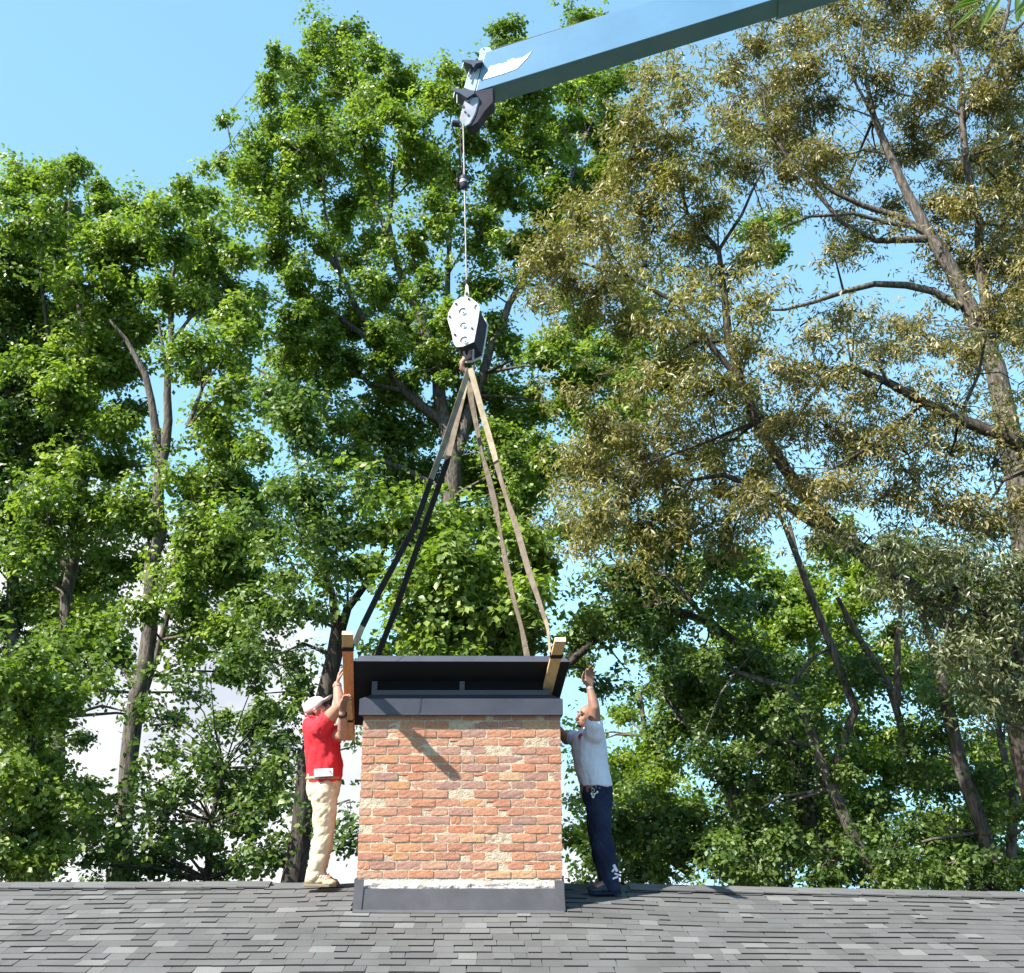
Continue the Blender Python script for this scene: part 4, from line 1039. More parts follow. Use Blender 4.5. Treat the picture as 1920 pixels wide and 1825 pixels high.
for an in (an3, an4):
    b = Flesh(); b.limb(an + Vector((.005, 0, .0)), an + Vector((.012, 0, -.04)), .05, .05); b.ball(an + Vector((.02, 0, -.055)), (.068, .046, .042)); b.ball(an + Vector((-.07, -.02, -.058)), (.09, .047, .038)); b.ball(an + Vector((-.14, -.03, -.072)), (.07, .046, .028))
    bo = grow('shoe', b, M['shoe'], man2, 0.008, 2)
    s_o = MB(); s_o.prism([an + Vector(v) for v in ((.085, -.045, -.106), (-.04, -.058, -.106), (-.15, -.078, -.106), (-.21, -.045, -.106), (-.20, .0, -.106), (-.05, .045, -.106), (.08, .045, -.106))], (0, 0, 0.02)); s_o.build('sole', M['jeans'], bo, 0.005)
    for i in range(5):
        l_ = MB(); f = i / 4; c = an + Vector((-.02 - .085 * f, -.012, .0 - .032 * f)); l_.tube([c + Vector((0, -.05, -.018)), c + Vector((-.01, 0, 0.020)), c + Vector((0, .045, -.018))], .0055, 5); l_.build('lace', M['lace'], bo)
# paint smears on the shin, keys at the hip, eyes, watch
for (x, y, w, h, a) in ((1154, 1628, .012, .032, .5), (1158, 1640, .03, .007, -.3), (1154, 1646, .026, .008, .35), (1162, 1650, .008, .016, 0), (1150, 1632, .018, .008, .8)):
    mb = MB(); c = Q(x, y, -0.212 + 0.0); d1 = Vector((math.cos(a), 0, math.sin(a))); d2 = Vector((-math.sin(a), 0, math.cos(a)))
    mb.box(c, d1 * w, Vector((0, .006, 0)), d2 * h); mb.build('paint_smear', M['white_shirt'], man2, 0.003)
ky = tag(empty('key_ring', Q(1113, 1488, -0.22)), 'bunch of keys hanging from the hip of the man in white', 'keys')
mb = MB(); kc = Q(1112, 1482, -0.225); mb.tube([kc + Vector((math.cos(a) * .012, 0, math.sin(a) * .016)) for a in np.linspace(0, 2 * PI, 13)], .0025, 5, cap=False); mb.build('ring', M['keys'], ky)
for (x, y, a) in ((1110, 1491, .2), (1114, 1492, -.3), (1118, 1487, -.9)):
    mb = MB(); c = Q(x, y, -0.228); d1 = Vector((math.sin(a), 0, -math.cos(a))); s1_v = d1.cross(Vector((0, 1, 0)))
    mb.box(c + d1 * .008, d1 * .016, s1_v * .004, Vector((0, .0015, 0))); mb.disc(c - d1 * .012, (0, 1, 0), .009, .003, 10); mb.build('key', M['keys'], ky)
for g_ in (-1, 1):
    e_c = hc + up_ * 0.006 + fw_ * 0.080 + sdv * g_ * 0.031
    b = Flesh(); b.ball(e_c, (0.013, 0.011, 0.0085), (sdv, fw_, up_), 10); b.build('eye', M['eye'], man2)
    mb = MB(); mb.tube([e_c + up_ * 0.024 + fw_ * 0.010 - sdv * .018, e_c + up_ * 0.028 + fw_ * 0.012, e_c + up_ * 0.022 + fw_ * 0.004 + sdv * .018], .0045, 6); mb.build('eyebrow', M['hair'], man2)
mb = MB(); mb.tube([hc - up_ * 0.0635 + fw_ * 0.096 - sdv * .018, hc - up_ * 0.0635 + fw_ * 0.1, hc - up_ * 0.0635 + fw_ * 0.096 + sdv * .018], .003, 6); mb.build('lips', M['lips'], man2)
b = Flesh(); b.ball(hc - up_ * 0.088 + fw_ * 0.064, (0.030, 0.027, 0.022), (sdv, fw_, up_), 12); b.ball(hc - up_ * 0.047 + fw_ * 0.0915, (0.022, 0.009, 0.005), (sdv, fw_, up_), 10)
grow('beard', b, M['stubble'], man2, 0.005, 1)
d_ = (wr3 - el3).normalized(); mb = MB(); mb.tube([wr3 - d_ * .02, wr3 - d_ * .006], [.033, .033], 14); mb.build('wristband', M['keys'], man2)

# ------------------------------------------------------------------ trees
BROAD = (np.array([(0, 0, 0), (.52, .37, .07), (1.05, 0, -.07), (.52, -.37, .07)]), np.array([(0, 2, 1), (0, 3, 2)]))
LOBED = (np.array([(0, -.10, 0), (.42, -.13, .02), (1.05, 0, -.07), (.42, .13, .02), (0, .10, 0), (.62, .50, .08), (.62, -.50, .08)]),
         np.array([(1, 2, 3), (0, 5, 4), (4, 0, 6), (0, 3, 4), (0, 1, 3)]))
SMALL = (np.array([(0, 0, 0), (.22, .36, .05), (.62, .30, .04), (1.0, 0, -.06), (.62, -.30, .04), (.22, -.36, .05)]),
         np.array([(0, 2, 1), (0, 3, 2), (0, 4, 3), (0, 5, 4)]))
SLIM = (np.array([(0, 0, 0), (.45, .15, .03), (1.0, 0, -.10), (.45, -.15, .03)]), np.array([(0, 2, 1), (0, 3, 2)]))

def unit(a): return a / np.maximum(np.linalg.norm(a, axis=1, keepdims=True), 1e-9)

def leaves(centres, radii, per, size, shape, droop, flat=0.6, rosette=7, seed=0, updir=0.8):
    size = size * 0.80; per = int(per * (3.2 if len(shape[1]) == 2 and shape is BROAD else 1.9))
    """foliage: rosettes of leaves on twig tips, spread through small clumps"""
    g_ = np.random.default_rng(seed)
    C = np.repeat(centres, per, axis=0); Rr = np.repeat(radii, per)
    n = len(C)
    d = unit(g_.normal(size=(n, 3))); rad = g_.random(n) ** 0.5 * g_.uniform(0.8, 1.25, n)
    off = d * (rad * Rr)[:, None]; off[:, 2] *= flat
    S = C + off                                                     # twig tips
    nrm = unit(d * 0.55 + np.array([0, 0, updir]) + g_.normal(size=(n, 3)) * 0.42)
    clump_t = np.repeat(g_.random(len(centres)), per)
    tip_t = g_.random(n)
    k = rosette
    S2 = np.repeat(S, k, 0); nr = np.repeat(nrm, k, 0)
    ref = unit(np.cross(nr, np.array([0.3, 0.9, 0.2]))); ref2 = np.cross(nr, ref)
    ang = np.tile(np.arange(k) * 2 * np.pi / k, n) + np.repeat(g_.random(n) * 6.28, k) + g_.normal(size=n * k) * 0.35
    t = ref * np.cos(ang)[:, None] + ref2 * np.sin(ang)[:, None] + nr * (g_.normal(size=n * k) * 0.25)[:, None]
    t[:, 2] -= droop * g_.random(n * k) * 1.4
    t = unit(t)
    nn = unit(nr + g_.normal(size=(n * k, 3)) * 0.38); nn = unit(nn - t * (nn * t).sum(1)[:, None])
    b = np.cross(nn, t)
    sz = size * g_.uniform(0.62, 1.2, n * k)
    base = S2 + t * (sz * 0.25)[:, None] + g_.normal(size=(n * k, 3)) * size * 0.35
    keep = g_.random(n * k) < 0.88
    base, t, b, nn, sz = base[keep], t[keep], b[keep], nn[keep], sz[keep]
    tt = (0.40 * np.repeat(clump_t, k) + 0.3 * np.repeat(tip_t, k) + 0.3 * g_.random(n * k))[keep]
    A, TT = shape
    V = base[:, None, :] + sz[:, None, None] * (A[None, :, 0:1] * t[:, None, :] + A[None, :, 1:2] * b[:, None, :] + A[None, :, 2:3] * nn[:, None, :])
    m = len(base)
    T = (TT[None] + (np.arange(m) * len(A))[:, None, None]).reshape(-1, 3)
    return V.reshape(-1, 3), T, np.repeat(tt, len(A))

NTRI = [0]
def tree(name, label, Y, leaf, bark, trunk, blobs, kind='broad', size=0.11, dens=1.0, seed=0, limbs=(), spread=1.3, ground=True, per=11, cat='tree', group=None, twigs=True, clump=0.34, broken=0.0, fronts=-0.25):
    """trunk and limbs are (px, py, rpx[, dY]) outlines turned into places at distance Y; blobs are boughs of foliage"""
    r_ = random.Random(seed); g_ = np.random.default_rng(seed + 99)
    base = P(trunk[0][0], trunk[0][1], Y)
    gz0 = ground_z(Y)
    root = tag(empty(name, (base.x, base.y, gz0)), label, cat, group)
    def path(pl):
        ps = []
        for q in pl:
            y = Y + (q[3] if len(q) > 3 else fronts); p = P(q[0], q[1], y); ps.append((p, q[2] / F * y / math.cos(R(TH)) ))
        return ps
    tb = MB()
    all_pts = []
    def rough(ps, n=8):
        # a bent, gently wandering tube through the points
        pts, rd = [], []
        for (a, ra), (b, rb) in zip(ps, ps[1:]):
            k = max(1, int((b - a).length / 0.45))
            for i in range(k):
                f = i / k; p = a.lerp(b, f)
                amp = min(0.5 * (ra + rb) / 2 + 0.015, 0.07)
                p = p + Vector((mnoise.noise(p * 1.3), mnoise.noise(p * 1.3 + Vector((9, 0, 0))), 0)) * amp * 2
                pts.append(p); rd.append((ra + (rb - ra) * f) * (1 + 0.14 * mnoise.noise(p * 2.7)))
        pts.append(ps[-1][0]); rd.append(ps[-1][1])
        tb.tube(pts, rd, n); all_pts.extend(zip(pts, rd))
    tp = path(trunk)
    if ground:
        b0_, r0_ = tp[0]; tp = [(Vector((b0_.x - (tp[1][0].x - b0_.x) * 0.4, b0_.y, gz0 - 0.1)), r0_ * 1.5), (Vector((b0_.x, b0_.y, gz0 + 0.7)), r0_ * 1.2)] + tp
    rough(tp, 10)
    for l in limbs: rough(path(l), 7)
    trunk_o = None
    # boughs
    cs, rs = [], []
    P3 = [p for p, r in all_pts]; arr = np.array([tuple(p) for p in P3])
    for bl_ in blobs:
        x, y, r = bl_[:3]; yy = Y - 0.25 + r_.uniform(-spread, spread) * (bl_[3] if len(bl_) > 3 else 1)
        c = P(x, y, yy); rw = r / F * yy / math.cos(R(TH))
        # bough from the nearest limb
        dd = np.linalg.norm(arr - np.array(tuple(c)) + np.array([0, 0, rw * 0.8]), axis=1); j = int(dd.argmin())
        if dd[j] < 2.4 and twigs:
            a = P3[j]; mid = a.lerp(c, 0.5) + Vector((r_.uniform(-.1, .1), r_.uniform(-.1, .1), r_.uniform(-.05, .2))) * min(1.0, dd[j])
            r0 = min(all_pts[j][1] * 0.55, 0.012 + 0.012 * dd[j])
            tb.tube([a, mid, c], [r0, r0 * 0.7, r0 * 0.4], 5)
        ns = max(1, int(dens * (rw / clump) ** 2 * (9.5 if kind == 'slim' else 5.2) + r_.random()))
        for q in range(ns):
            d = unit(g_.normal(size=(1, 3)))[0]; rad = g_.random() ** 0.38
            s = np.array(tuple(c)) + d * rw * rad * np.array([1, 1, 0.9])
            if broken and g_.random() < broken: continue
            loose = g_.random() < 0.28
            if loose: s = s + d * rw * 0.28 + g_.normal(size=3) * 0.16
            cs.append(s); rs.append(clump * (g_.uniform(1.2, 1.9) if loose else g_.uniform(0.5, 1.05)))
            if twigs:
                sv = Vector(s); m2 = c.lerp(sv, 0.5) + Vector((0, 0, 0.05))
                tb.tube([c, m2, sv + Vector((0, 0, 0.02))], [0.011, 0.007, 0.003], 3, cap=False)
    tb.build('trunk', M[bark], root)
    shape = {'broad': BROAD, 'lobed': LOBED, 'small': SMALL, 'slim': SLIM}[kind]
    ros = {'broad': 7, 'lobed': 7, 'small': 7, 'slim': 9}[kind]
    V, T, A = leaves(np.array(cs), np.array(rs), per, size, shape, 0.35 if kind != 'slim' else 0.8, 0.72 if kind != 'slim' else 0.75, ros, seed)
    NTRI[0] += len(T)
    me = npmesh('crown', V, T, A)
    tag(place('crown', me, M[leaf], root), kind='stuff')
    return root

def fill(x0, y0, x1, y1, step, r, skip=0.12, seed=0, holes=()):
    r_ = random.Random(seed); out_ = []; y = y0; k = 0
    while y <= y1:
        x = x0 + (step / 2 if k % 2 else 0)
        while x <= x1:
            a, b = x + r_.uniform(-.35, .35) * step, y + r_.uniform(-.35, .35) * step
            if r_.random() > skip and not any((a - h[0]) ** 2 + (b - h[1]) ** 2 < h[2] ** 2 for h in holes): out_.append((a, b, r * r_.uniform(0.75, 1.15)))
            x += step
        y += step * 0.85; k += 1
    return out_

def B(s):
    v = [float(q) for q in s.replace(';', ' ').split()]
    return [tuple(v[i:i + 3]) for i in range(0, len(v), 3)]

# --- left group
tree('tall_oak', 'tall green tree at the far left edge with a slim grey trunk', 18.5, 'leaf_deep', 'bark_grey',
     [(35, 1640, 13), (28, 1300, 12), (22, 1050, 10), (14, 850, 8), (20, 640, 5), (30, 520, 3)],
     B('20 500 60;62 560 50;10 610 70;75 640 60;20 740 75;60 820 50;20 900 60;105 760 45;10 1010 40;60 500 35;-40 560 70;-50 700 80;-50 860 80;-60 1020 80;-30 1180 70;15 1160 35;120 850 30;80 1130 45;50 690 50'),
     'broad', 0.125, 1.0, 1, limbs=[[(14, 850, 6), (70, 700, 4), (90, 600, 2)]])
tree('tall_oak', 'tall tree with rounded double top, second from the left, above a dark straight trunk', 17.5, 'leaf_green', 'bark_grey',
     [(100, 1500, 13), (118, 1250, 12), (140, 1050, 11), (152, 850, 9), (158, 650, 7), (130, 480, 4), (130, 380, 2)],
     B('60 350 38;130 328 42;190 382 44;235 375 28;60 412 52;120 420 54;190 450 54;245 440 40;108 500 48;180 540 58;240 520 42;150 610 54;222 605 50;92 690 54;160 705 60;212 690 44;140 790 54;190 800 44;130 880 44;150 960 58;90 975 50;160 1060 60;90 1110 50;60 1040 40;190 1160 48;120 1205 44;40 460 40;215 480 40;30 370 28;170 660 50;120 750 45'),
     'broad', 0.12, 1.08, 2, limbs=[[(152, 800, 6), (90, 640, 4), (70, 450, 2)], [(155, 700, 6), (210, 560, 4), (215, 420, 2)], [(140, 1080, 5), (70, 1000, 3)]])
tree('tall_oak', 'tall tree with a pale grey trunk forking high up, third from the left', 16.5, 'leaf_green', 'bark_grey',
     [(228, 1610, 17), (240, 1480, 16), (262, 1300, 15), (283, 1120, 13.5), (300, 940, 11), (316, 790, 8), (320, 640, 6), (325, 520, 4), (345, 430, 2.5)],
     B('340 368 34;300 392 32;388 388 38;330 440 46;400 440 46;445 470 34;280 470 42;350 512 50;430 530 46;300 545 42;372 580 54;442 600 46;262 600 36;345 640 38;424 662 46;466 640 32;240 695 30;438 720 42;392 792 44;250 770 32;430 852 48;300 840 24;215 870 48;232 952 56;392 930 46;452 930 56;360 1000 50;422 1022 60;482 1000 44;330 1080 36;402 1100 56;462 1092 50;250 1060 44;250 1150 40;380 1172 50;452 1182 46;345 1240 34;430 1260 34;200 1240 34;480 560 24;400 490 44;360 700 22;480 830 30;300 1000 30;340 900 24'),
     'broad', 0.115, 1.0, 3, limbs=[[(306, 870, 8), (290, 800, 8), (274, 700, 7), (235, 635, 4), (205, 600, 2)], [(285, 1150, 9), (330, 1050, 7), (370, 960, 5), (415, 900, 3)], [(262, 1340, 7), (300, 1200, 6), (335, 1080, 4)], [(318, 720, 4), (296, 600, 2.5)], [(322, 640, 4), (390, 560, 2.5)], [(352, 800, 5), (378, 730, 3.5), (374, 650, 2)]])
tree('understory_tree', 'leafy small tree with light green boughs at the left edge above the roof', 14.0, 'leaf_green', 'bark_dark',
     [(45, 1640, 11), (52, 1480, 9), (62, 1360, 6), (70, 1260, 4)],
     B('40 1240 48;95 1290 50;25 1325 56;72 1372 50;122 1330 38;15 1435 46;60 1480 50;18 1560 56;100 1555 50;62 1620 50;-40 1280 60;-50 1420 70;-50 1560 70;5 1270 40;130 1490 30;80 1420 26'),
     'broad', 0.105, 1.1, 4)
tree('grey_trunk_tree', 'leaning pair of slim pale trunks between the far left trees', 19.5, 'leaf_deep', 'bark_grey',
     [(92, 1500, 10), (106, 1400, 9), (120, 1290, 8), (128, 1180, 6), (150, 1090, 4)],
     B('170 1110 30;130 1170 34;200 1200 26;100 1240 28') + fill(70, 1080, 560, 1480, 84, 20, 0.45, 55), 'broad', 0.11, 0.85, 5, limbs=[[(72, 1490, 8), (80, 1350, 7), (84, 1240, 5)]])
tree('understory_tree', 'dense dark bushy tree low behind the roof, left of the man in red', 15.0, 'leaf_deep', 'bark_dark',
     [(390, 1650, 7), (395, 1540, 5), (420, 1440, 3)],
     B('160 1500 44;202 1560 46;150 1620 46;240 1622 44;302 1570 44;342 1490 46;400 1440 46;462 1452 50;442 1530 56;380 1585 50;502 1520 48;492 1600 48;322 1632 44;420 1642 44;520 1450 40;535 1385 30;480 1372 34;330 1400 26;400 1340 26;260 1500 26;300 1320 20;540 1300 30;560 1600 30;270 1400 18') + fill(250, 1300, 545, 1650, 70, 24, 0.35, 77),
     'small', 0.10, 0.9, 6)
tree('young_maple', 'tree with dark forked trunk rising right behind the man in red', 14.0, 'leaf_deep', 'bark_dark',
     [(548, 1655, 20), (560, 1560, 19), (576, 1440, 17), (598, 1330, 16), (622, 1230, 14), (634, 1180, 11), (624, 1120, 7), (605, 1060, 4)],
     B('540 780 40;582 850 52;540 922 48;622 932 48;580 1002 54;642 1012 36;520 1052 44;590 1082 40;560 1160 34;502 1150 44;535 1222 38;565 1262 22;690 990 36;500 742 36;470 990 30;610 1130 22;560 710 26;655 1060 22;480 1230 34;500 1300 24;655 1500 22;665 1400 20;660 1580 24'),
     'broad', 0.10, 1.0, 7, limbs=[[(628, 1210, 10), (655, 1140, 8), (700, 1075, 5), (720, 1030, 3)], [(624, 1120, 5), (560, 1000, 3), (560, 880, 2)]])

# --- central tree
tree('big_oak', 'tallest green oak in the centre whose crown rises behind the crane hook', 20.0, 'leaf_green', 'bark_grey',
     [(850, 1400, 22), (852, 1200, 21), (848, 1050, 19), (846, 900, 17), (836, 780, 14), (818, 700, 12), (780, 590, 9), (745, 500, 7), (730, 420, 5), (740, 300, 3)],
     B('''515 110 26;500 172 28;522 228 34;492 300 44;425 228 12;410 300 18;386 308 9;455 335 28;560 152 44;600 92 38;648 72 34;640 140 54;698 108 36;738 132 34;765 165 32;702 190 54;590 220 54;560 282 50;500 360 42;530 420 46;612 310 52;682 270 54;750 232 54;690 350 52;640 410 44;520 482 38;560 522 36;600 562 40;550 612 44;602 642 50;542 692 40;652 602 44;662 480 34;700 440 34;640 700 54;560 762 44;702 652 50;732 562 44;790 470 42;820 400 50;852 330 54;790 310 50;780 620 54;740 722 56;690 790 54;640 832 52;760 822 54;720 902 56;790 905 54;842 780 50;822 690 52;852 600 40;850 140 28;842 190 42;905 180 40;932 232 50;1000 190 54;1080 160 50;1142 150 44;982 290 54;1062 250 54;1132 240 54;940 370 54;1022 372 50;1090 340 54;902 440 50;972 470 50;1040 460 44;902 540 36;1152 320 44;950 62 32;940 100 24;970 92 22;1090 32 32;1060 60 26;1110 60 24;930 640 50;900 742 54;940 832 54;882 880 54;970 762 56;1000 852 54;960 932 54;900 982 54;1030 655 50;1090 602 44;1082 700 54;1142 682 54;1202 642 50;1250 700 50;1180 752 50;1052 762 44;1120 832 50;1000 930 46;540 350 30;880 260 40;470 380 24;560 680 40;700 510 24;610 460 26;1040 560 30;800 540 30;1200 560 36;1420 430 34;1460 480 30;1480 400 24'''),
     'broad', 0.118, 1.05, 8, spread=1.5, limbs=[
      [(836, 790, 10), (760, 735, 9), (700, 640, 7), (648, 530, 6), (600, 450, 5), (545, 400, 3)],
      [(848, 860, 11), (905, 700, 9), (955, 570, 7), (1000, 480, 6), (1050, 400, 4), (1100, 250, 3)],
      [(830, 720, 8), (838, 560, 6), (850, 400, 4), (870, 250, 3)], [(700, 640, 6), (640, 600, 5), (575, 560, 3)], [(760, 735, 6), (690, 720, 5), (620, 640, 4), (560, 560, 2)],
      [(640, 520, 4), (610, 400, 3), (600, 250, 2)], [(745, 500, 5), (690, 330, 3), (660, 180, 2)], [(620, 790, 5), (560, 740, 4), (480, 690, 2)], [(846, 930, 8), (760, 880, 6), (680, 850, 4)], [(470, 330, 2), (432, 270, 1.2), (425, 220, 0.8)]])
tree('low_maple', 'light green maple with big leaves low behind the cap and the slings', 13.5, 'leaf_green', 'bark_dark',
     [(880, 1400, 14), (905, 1230, 11), (935, 1165, 8), (960, 1090, 4)],
     B('722 985 40;780 1002 50;850 1062 58;780 1090 50;922 1082 50;962 1012 40;842 1150 60;932 1160 50;762 1172 38;992 1102 38;882 1212 44;962 1202 38;802 1212 34;1010 1045 30;700 1210 14;860 980 34;1000 1180 30;840 1230 40;910 1240 40;700 1060 22;890 1130 40'),
     'broad', 0.125, 1.35, 9, limbs=[[(905, 1230, 6), (860, 1130, 4), (800, 1060, 2)]], spread=0.9)
tree('shade_oak', 'dark green oak right of the cap, its boughs reaching over the man in white', 15.0, 'leaf_deep', 'bark_dark',
     [(1560, 1650, 15), (1500, 1430, 13), (1420, 1240, 10), (1330, 1170, 8), (1230, 1130, 7), (1120, 1200, 7), (1060, 1250, 8)],
     B('1100 1172 34;1092 1232 30;1162 1152 50;1150 1085 40;1222 1100 54;1292 1082 54;1242 1182 44;1332 1152 44;1090 1150 24;1200 1040 44;1120 1010 34;1270 1020 40;1350 1060 40;1130 1290 16;1170 1250 20;1400 1140 36;1380 1230 34;1310 1240 30;1160 1200 24;1080 1200 22;1260 960 34;1060 1000 22'),
     'broad', 0.105, 1.0, 10, limbs=[[(1330, 1170, 5), (1250, 1080, 4), (1160, 1060, 2)]])

# --- right: willow oaks with narrow bronze leaves
tree('willow_oak', 'bronze and olive willow oak, its long limb leaning left across the middle right', 13.0, 'leaf_olive', 'bark_dark',
     [(1960, 1500, 30), (1900, 1330, 27), (1800, 1180, 24), (1690, 1095, 17), (1600, 1030, 14), (1530, 955, 12.5), (1470, 880, 11), (1420, 790, 10), (1390, 715, 9), (1368, 640, 9), (1356, 560, 7), (1345, 470, 5), (1290, 400, 3.5), (1260, 300, 2)],
     B('''1222 150 34;1262 132 26;1200 210 44;1282 172 40;1250 262 52;1180 300 36;1150 362 42;1092 402 46;1040 462 38;1010 490 20;1132 442 52;1200 402 52;1282 352 50;1330 290 40;1060 522 46;1132 542 52;1210 500 54;1290 450 52;1350 400 40;1250 582 54;1320 542 46;1170 602 42;1390 500 40;1430 455 30;1400 572 40;1330 642 44;1422 640 36;1270 682 42;1400 750 50;1330 742 52;1270 800 50;1340 832 50;1200 832 50;1132 802 40;1100 882 50;1180 902 54;1260 892 54;1340 922 50;1420 872 44;1060 905 30;1052 960 30;1130 972 50;1210 992 50;1292 990 44;1370 1000 40;1090 1020 26;1230 340 40;1110 740 26;1390 330 24;1210 720 34;1010 560 20;990 500 14;1450 800 36'''),
     'slim', 0.115, 1.0, 11, limbs=[
      [(1390, 715, 7), (1330, 640, 6), (1270, 570, 5), (1180, 520, 3.5), (1080, 490, 2.5)],
      [(1600, 1030, 12), (1510, 970, 10), (1430, 915, 8), (1360, 890, 5), (1300, 900, 3)],
      [(1345, 470, 4), (1390, 400, 3), (1440, 300, 2)], [(1368, 640, 5), (1300, 640, 4), (1200, 720, 2)], [(1420, 790, 4), (1350, 820, 3), (1240, 860, 2)]], spread=1.1, per=12, fronts=-0.7)
tree('willow_oak', 'tall bronze willow oak at the right edge with high bare curved limbs', 14.5, 'leaf_brown', 'bark_grey',
     [(1990, 1300, 30), (1930, 1000, 25), (1890, 800, 22), (1862, 690, 20), (1828, 590, 18), (1780, 500, 14), (1735, 430, 12), (1700, 360, 9.5), (1668, 290, 8), (1636, 220, 6.5), (1622, 150, 4), (1618, 40, 2.5)],
     B('''1382 130 34;1420 80 38;1372 200 36;1450 170 48;1432 250 46;1500 62 46;1562 30 48;1500 140 46;1490 222 50;1530 300 50;1460 330 36;1400 320 34;1612 100 34;1652 40 42;1642 162 34;1722 60 50;1790 42 52;1862 60 54;1912 122 54;1742 150 50;1700 222 38;1762 230 38;1832 182 52;1892 212 44;1642 282 34;1722 300 40;1790 300 42;1852 290 44;1902 330 44;1592 400 28;1602 452 30;1562 475 22;1682 385 26;1762 390 36;1822 392 50;1882 422 50;1782 470 38;1852 492 54;1912 522 50;1902 602 54;1852 602 42;1560 300 30;1590 340 26;1570 200 26;1950 250 60;1960 400 70;1980 560 80;1440 20 24;1540 -20 40;1660 -20 50;1790 -20 50;1400 250 26;1350 110 16;1630 420 18;1690 430 20;1880 350 40;1480 270 40'''),
     'slim', 0.12, 0.95, 12, limbs=[
      [(1800, 575, 9), (1745, 545, 8), (1700, 533, 7), (1640, 533, 6.5), (1580, 548, 5.5), (1520, 566, 4), (1470, 580, 2.8), (1425, 582, 1.5)],
      [(1745, 445, 9), (1690, 405, 7), (1620, 385, 6), (1570, 365, 4.5), (1500, 320, 3.5), (1440, 250, 2.5), (1430, 170, 1.5)],
      [(1745, 448, 9), (1640, 452, 6), (1580, 420, 5), (1530, 360, 4), (1470, 290, 3), (1440, 240, 2)],
      [(1735, 430, 6), (1600, 400, 4), (1520, 405, 3), (1460, 430, 1.6)],
      [(1636, 220, 4), (1600, 150, 3), (1570, 60, 2)], [(1862, 690, 12), (1850, 560, 10), (1830, 420, 8), (1805, 230, 7), (1800, 120, 4), (1780, 60, 3)],
      [(1805, 230, 6), (1840, 160, 6), (1872, 90, 5), (1890, 20, 3.5), (1900, -40, 3)], [(1872, 90, 4), (1920, 40, 3.5), (1960, 0, 3)], [(1805, 215, 4), (1750, 190, 3), (1680, 175, 2)]], spread=1.2, per=12, fronts=-0.7)
tree('willow_oak', 'golden willow oak with a stout dark limb slanting down to the right edge', 11.5, 'leaf_brown', 'bark_dark',
     [(2150, 1150, 26), (2040, 940, 20), (1960, 870, 16), (1890, 825, 13), (1800, 782, 11), (1730, 755, 9.5), (1665, 720, 7.5), (1600, 690, 4), (1540, 690, 2)],
     B('''1560 622 36;1500 612 20;1622 592 18;1650 652 40;1702 642 36;1762 642 40;1822 682 44;1580 702 48;1500 722 46;1450 702 32;1642 742 52;1722 762 50;1792 762 50;1862 770 26;1912 720 26;1550 802 52;1480 800 46;1620 832 54;1702 852 54;1782 852 54;1860 882 44;1910 845 26;1910 952 50;1522 900 50;1602 922 54;1682 942 54;1762 952 54;1842 962 54;1452 950 46;1850 640 30;1900 650 26;1400 930 30;1540 640 30;1690 600 26;1740 600 24;1600 590 12'''),
     'slim', 0.10, 0.95, 13, limbs=[[(1730, 755, 5), (1640, 830, 4), (1560, 880, 2)], [(1800, 782, 4), (1840, 700, 3), (1850, 620, 2)]], spread=0.9, per=12, fronts=-0.7)
tree('willow_oak', 'pale silvery green willow oak low at the right, hanging in front of the other trees', 11.0, 'leaf_pale', 'bark_dark',
     [(2080, 1650, 26), (1990, 1400, 24), (1930, 1250, 20), (1880, 1170, 14), (1800, 1100, 9), (1700, 1060, 5), (1620, 1020, 3)],
     B('''1650 1032 40;1742 1042 52;1822 1062 54;1902 1062 54;1752 1132 50;1842 1162 54;1912 1182 54;1802 1232 44;1882 1272 50;1570 1010 36;1690 1110 36;1770 1210 26;1940 1330 50;1860 1340 30;1650 1100 20;1730 1190 22;1960 1100 60'''),
     'slim', 0.10, 1.05, 14, spread=0.8, per=13)
# --- right, lower part
tree('bright_maple', 'sunlit yellow green maple right behind the man in white', 20.5, 'leaf_bright', 'bark_grey',
     [(1230, 1640, 12), (1225, 1500, 9), (1210, 1380, 6), (1200, 1300, 3)],
     B('1180 1440 46;1222 1500 50;1172 1540 40;1242 1440 34;1200 1590 34;1262 1560 40;1152 1480 30;1180 1330 26;1232 1290 34;1290 1340 40;1262 1232 30;1210 1390 30;1300 1520 44;1090 1380 16;1085 1490 16;1080 1560 26;1110 1600 26;1090 1400 20;1100 1540 22'),
     'broad', 0.12, 1.0, 15)
tree('bright_maple', 'yellow green maple lit through its leaves behind the lower right trunks', 20.0, 'leaf_bright', 'bark_grey',
     [(1560, 1640, 12), (1545, 1400, 10), (1520, 1200, 8), (1500, 1060, 5), (1480, 980, 3)],
     fill(1400, 1040, 1900, 1640, 82, 46, 0.22, 3, [(1560, 1320, 40), (1350, 1130, 30), (1700, 1480, 50)]),
     'broad', 0.12, 1.0, 16, limbs=[[(1545, 1400, 6), (1460, 1260, 5), (1420, 1150, 3)], [(1520, 1200, 5), (1600, 1100, 3)]])
tree('shade_oak', 'dense dark green oak filling the middle of the lower right behind the roof', 16.5, 'leaf_deep', 'bark_grey',
     [(1385, 1660, 14), (1400, 1560, 13), (1360, 1440, 9), (1300, 1370, 6), (1240, 1300, 4)],
     fill(1200, 1290, 1500, 1660, 74, 44, 0.10, 8, [(1190, 1330, 60), (1180, 1450, 80)]) + B('1130 1620 30;1180 1560 26;1220 1640 30;1150 1650 24;1280 1260 30;1330 1300 36'),
     'broad', 0.115, 1.0, 17, limbs=[[(1300, 1640, 9), (1240, 1600, 7), (1170, 1572, 6), (1130, 1555, 4)]])
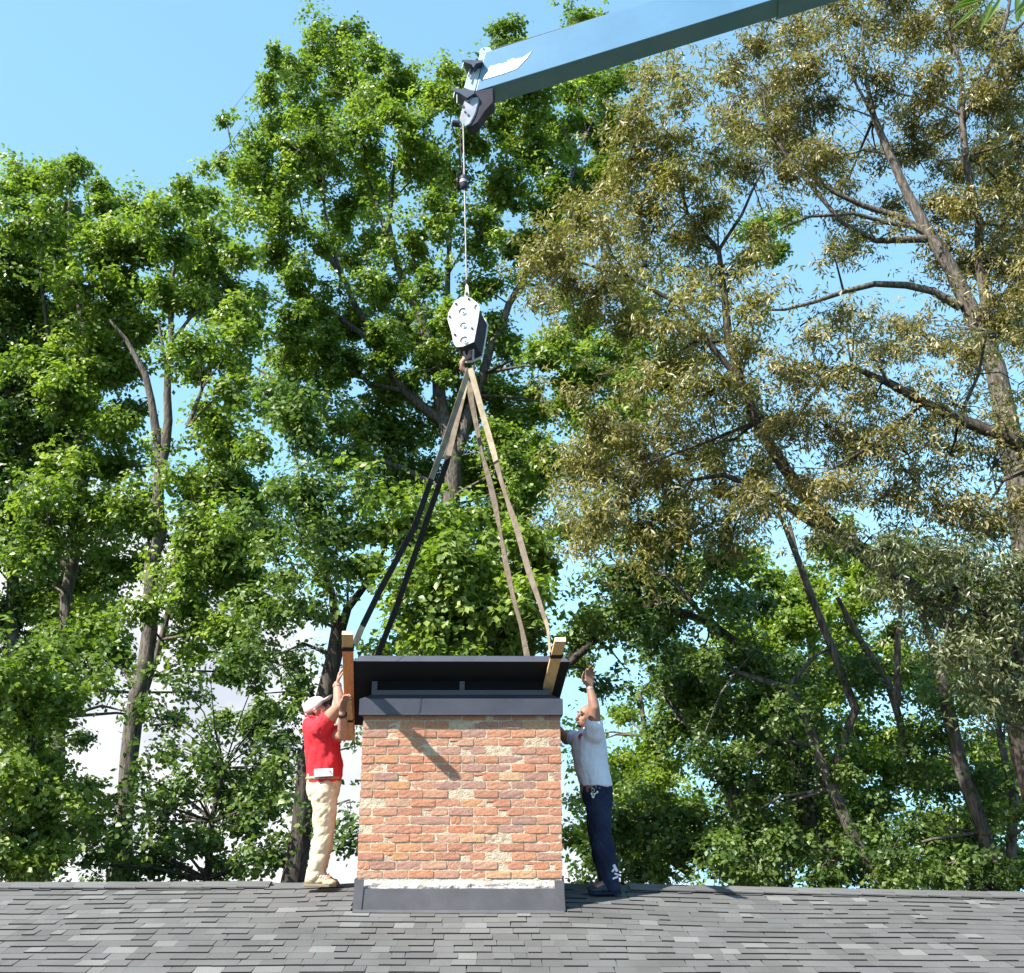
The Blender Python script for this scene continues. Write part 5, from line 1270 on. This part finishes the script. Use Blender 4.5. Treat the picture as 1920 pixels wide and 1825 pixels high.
tree('leaning_oak', 'dark green oak with bare grey leaning trunks in the lower right', 14.5, 'leaf_oakgreen', 'bark_grey',
     [(1665, 1665, 12), (1615, 1600, 11.5), (1570, 1500, 11), (1535, 1400, 10), (1515, 1350, 9), (1470, 1290, 7), (1380, 1260, 4)],
     fill(1340, 1200, 1660, 1650, 96, 40, 0.30, 21, [(1560, 1380, 34)]) + B('1400 1600 44;1350 1640 40;1450 1640 44;1560 1650 40;1620 1640 50;1700 1640 50;1500 1560 36;1640 1560 40'),
     'broad', 0.085, 0.95, 18, limbs=[[(1560, 1480, 8), (1600, 1330, 8), (1560, 1200, 7), (1500, 1050, 6), (1460, 960, 3)], [(1700, 1420, 7), (1660, 1280, 7), (1610, 1190, 6), (1570, 1120, 4)], [(1470, 1290, 5), (1530, 1230, 3), (1590, 1200, 1.5)]], fronts=-0.3)
tree('leaning_oak', 'grey trunk curving up between dark leaves near the lower right corner', 14.0, 'leaf_oakgreen', 'bark_grey',
     [(1868, 1680, 14), (1850, 1560, 13), (1812, 1430, 12.5), (1782, 1330, 12), (1760, 1240, 10), (1742, 1180, 7), (1720, 1120, 4)],
     fill(1680, 1300, 1930, 1660, 84, 46, 0.18, 31, [(1800, 1360, 40)]) + B('1960 1500 60;1960 1640 60'),
     'broad', 0.085, 0.95, 19, limbs=[[(1892, 1640, 9), (1900, 1500, 8), (1880, 1400, 6), (1860, 1300, 4)], [(1684, 1320, 6), (1678, 1200, 6), (1690, 1140, 3)]], fronts=-0.3)

# --- a twig with large leaves close to the camera, top right corner
tw = tag(empty('overhanging_twig', P(1960, -40, 3.2)), 'near twig with long green leaves hanging into the top right corner', 'twig')
mb = MB(); mb.tube([P(1990, -60, 3.2), P(1900, -22, 3.2), P(1850, -4, 3.2)], [0.006, 0.004, 0.002], 6); mb.build('stem', M['bark_dark'], tw)
def big_leaf(a, b, w, tone):
    A_, B_ = P(a[0], a[1], 3.2), P(b[0], b[1], 3.15); t = B_ - A_; s = t.cross(Vector((0, 1, 0.2))).normalized() * (w / F * 3.2)
    n_ = Vector((0, -1, 0.3)).normalized() * 0.006; vs = []; prof = [0.05, 0.55, 0.95, 1.0, 0.8, 0.45, 0.03]
    for i, q in enumerate(prof):
        c = A_ + t * (i / 6) - Vector((0, 0, 0.012)) * (i / 6) ** 2; vs += [c + s * q, c - n_ * q, c - s * q]
    fs = []
    for i in range(6):
        for j in range(2): fs.append((i * 3 + j, i * 3 + j + 1, i * 3 + 4 + j, i * 3 + 3 + j))
    me = bpy.data.meshes.new('leaf'); me.from_pydata(vs, [], fs)
    at = me.attributes.new('tint', 'FLOAT', 'POINT'); at.data.foreach_set('value', [tone] * len(vs))
    for p in me.polygons: p.use_smooth = True
    place('leaf', me, M['leaf_bright'], tw)
for a, b, w, tn in (((1845, -2), (1770, 20), 5.5, .5), ((1850, 0), (1782, 52), 4.5, .8), ((1862, -2), (1835, 56), 7, .3), ((1880, -8), (1846, 42), 5, .6), ((1875, -12), (1800, -6), 6, .9), ((1910, -20), (1905, 38), 7, .2), ((1925, -10), (1908, 40), 6, .45), ((1940, -10), (1900, 22), 6, .3), ((1858, -10), (1786, 6), 6, .55)):
    big_leaf(a, b, w, tn)
# far off wood behind everything, seen only as dark green between the trunks
print('leaf triangles', NTRI[0])
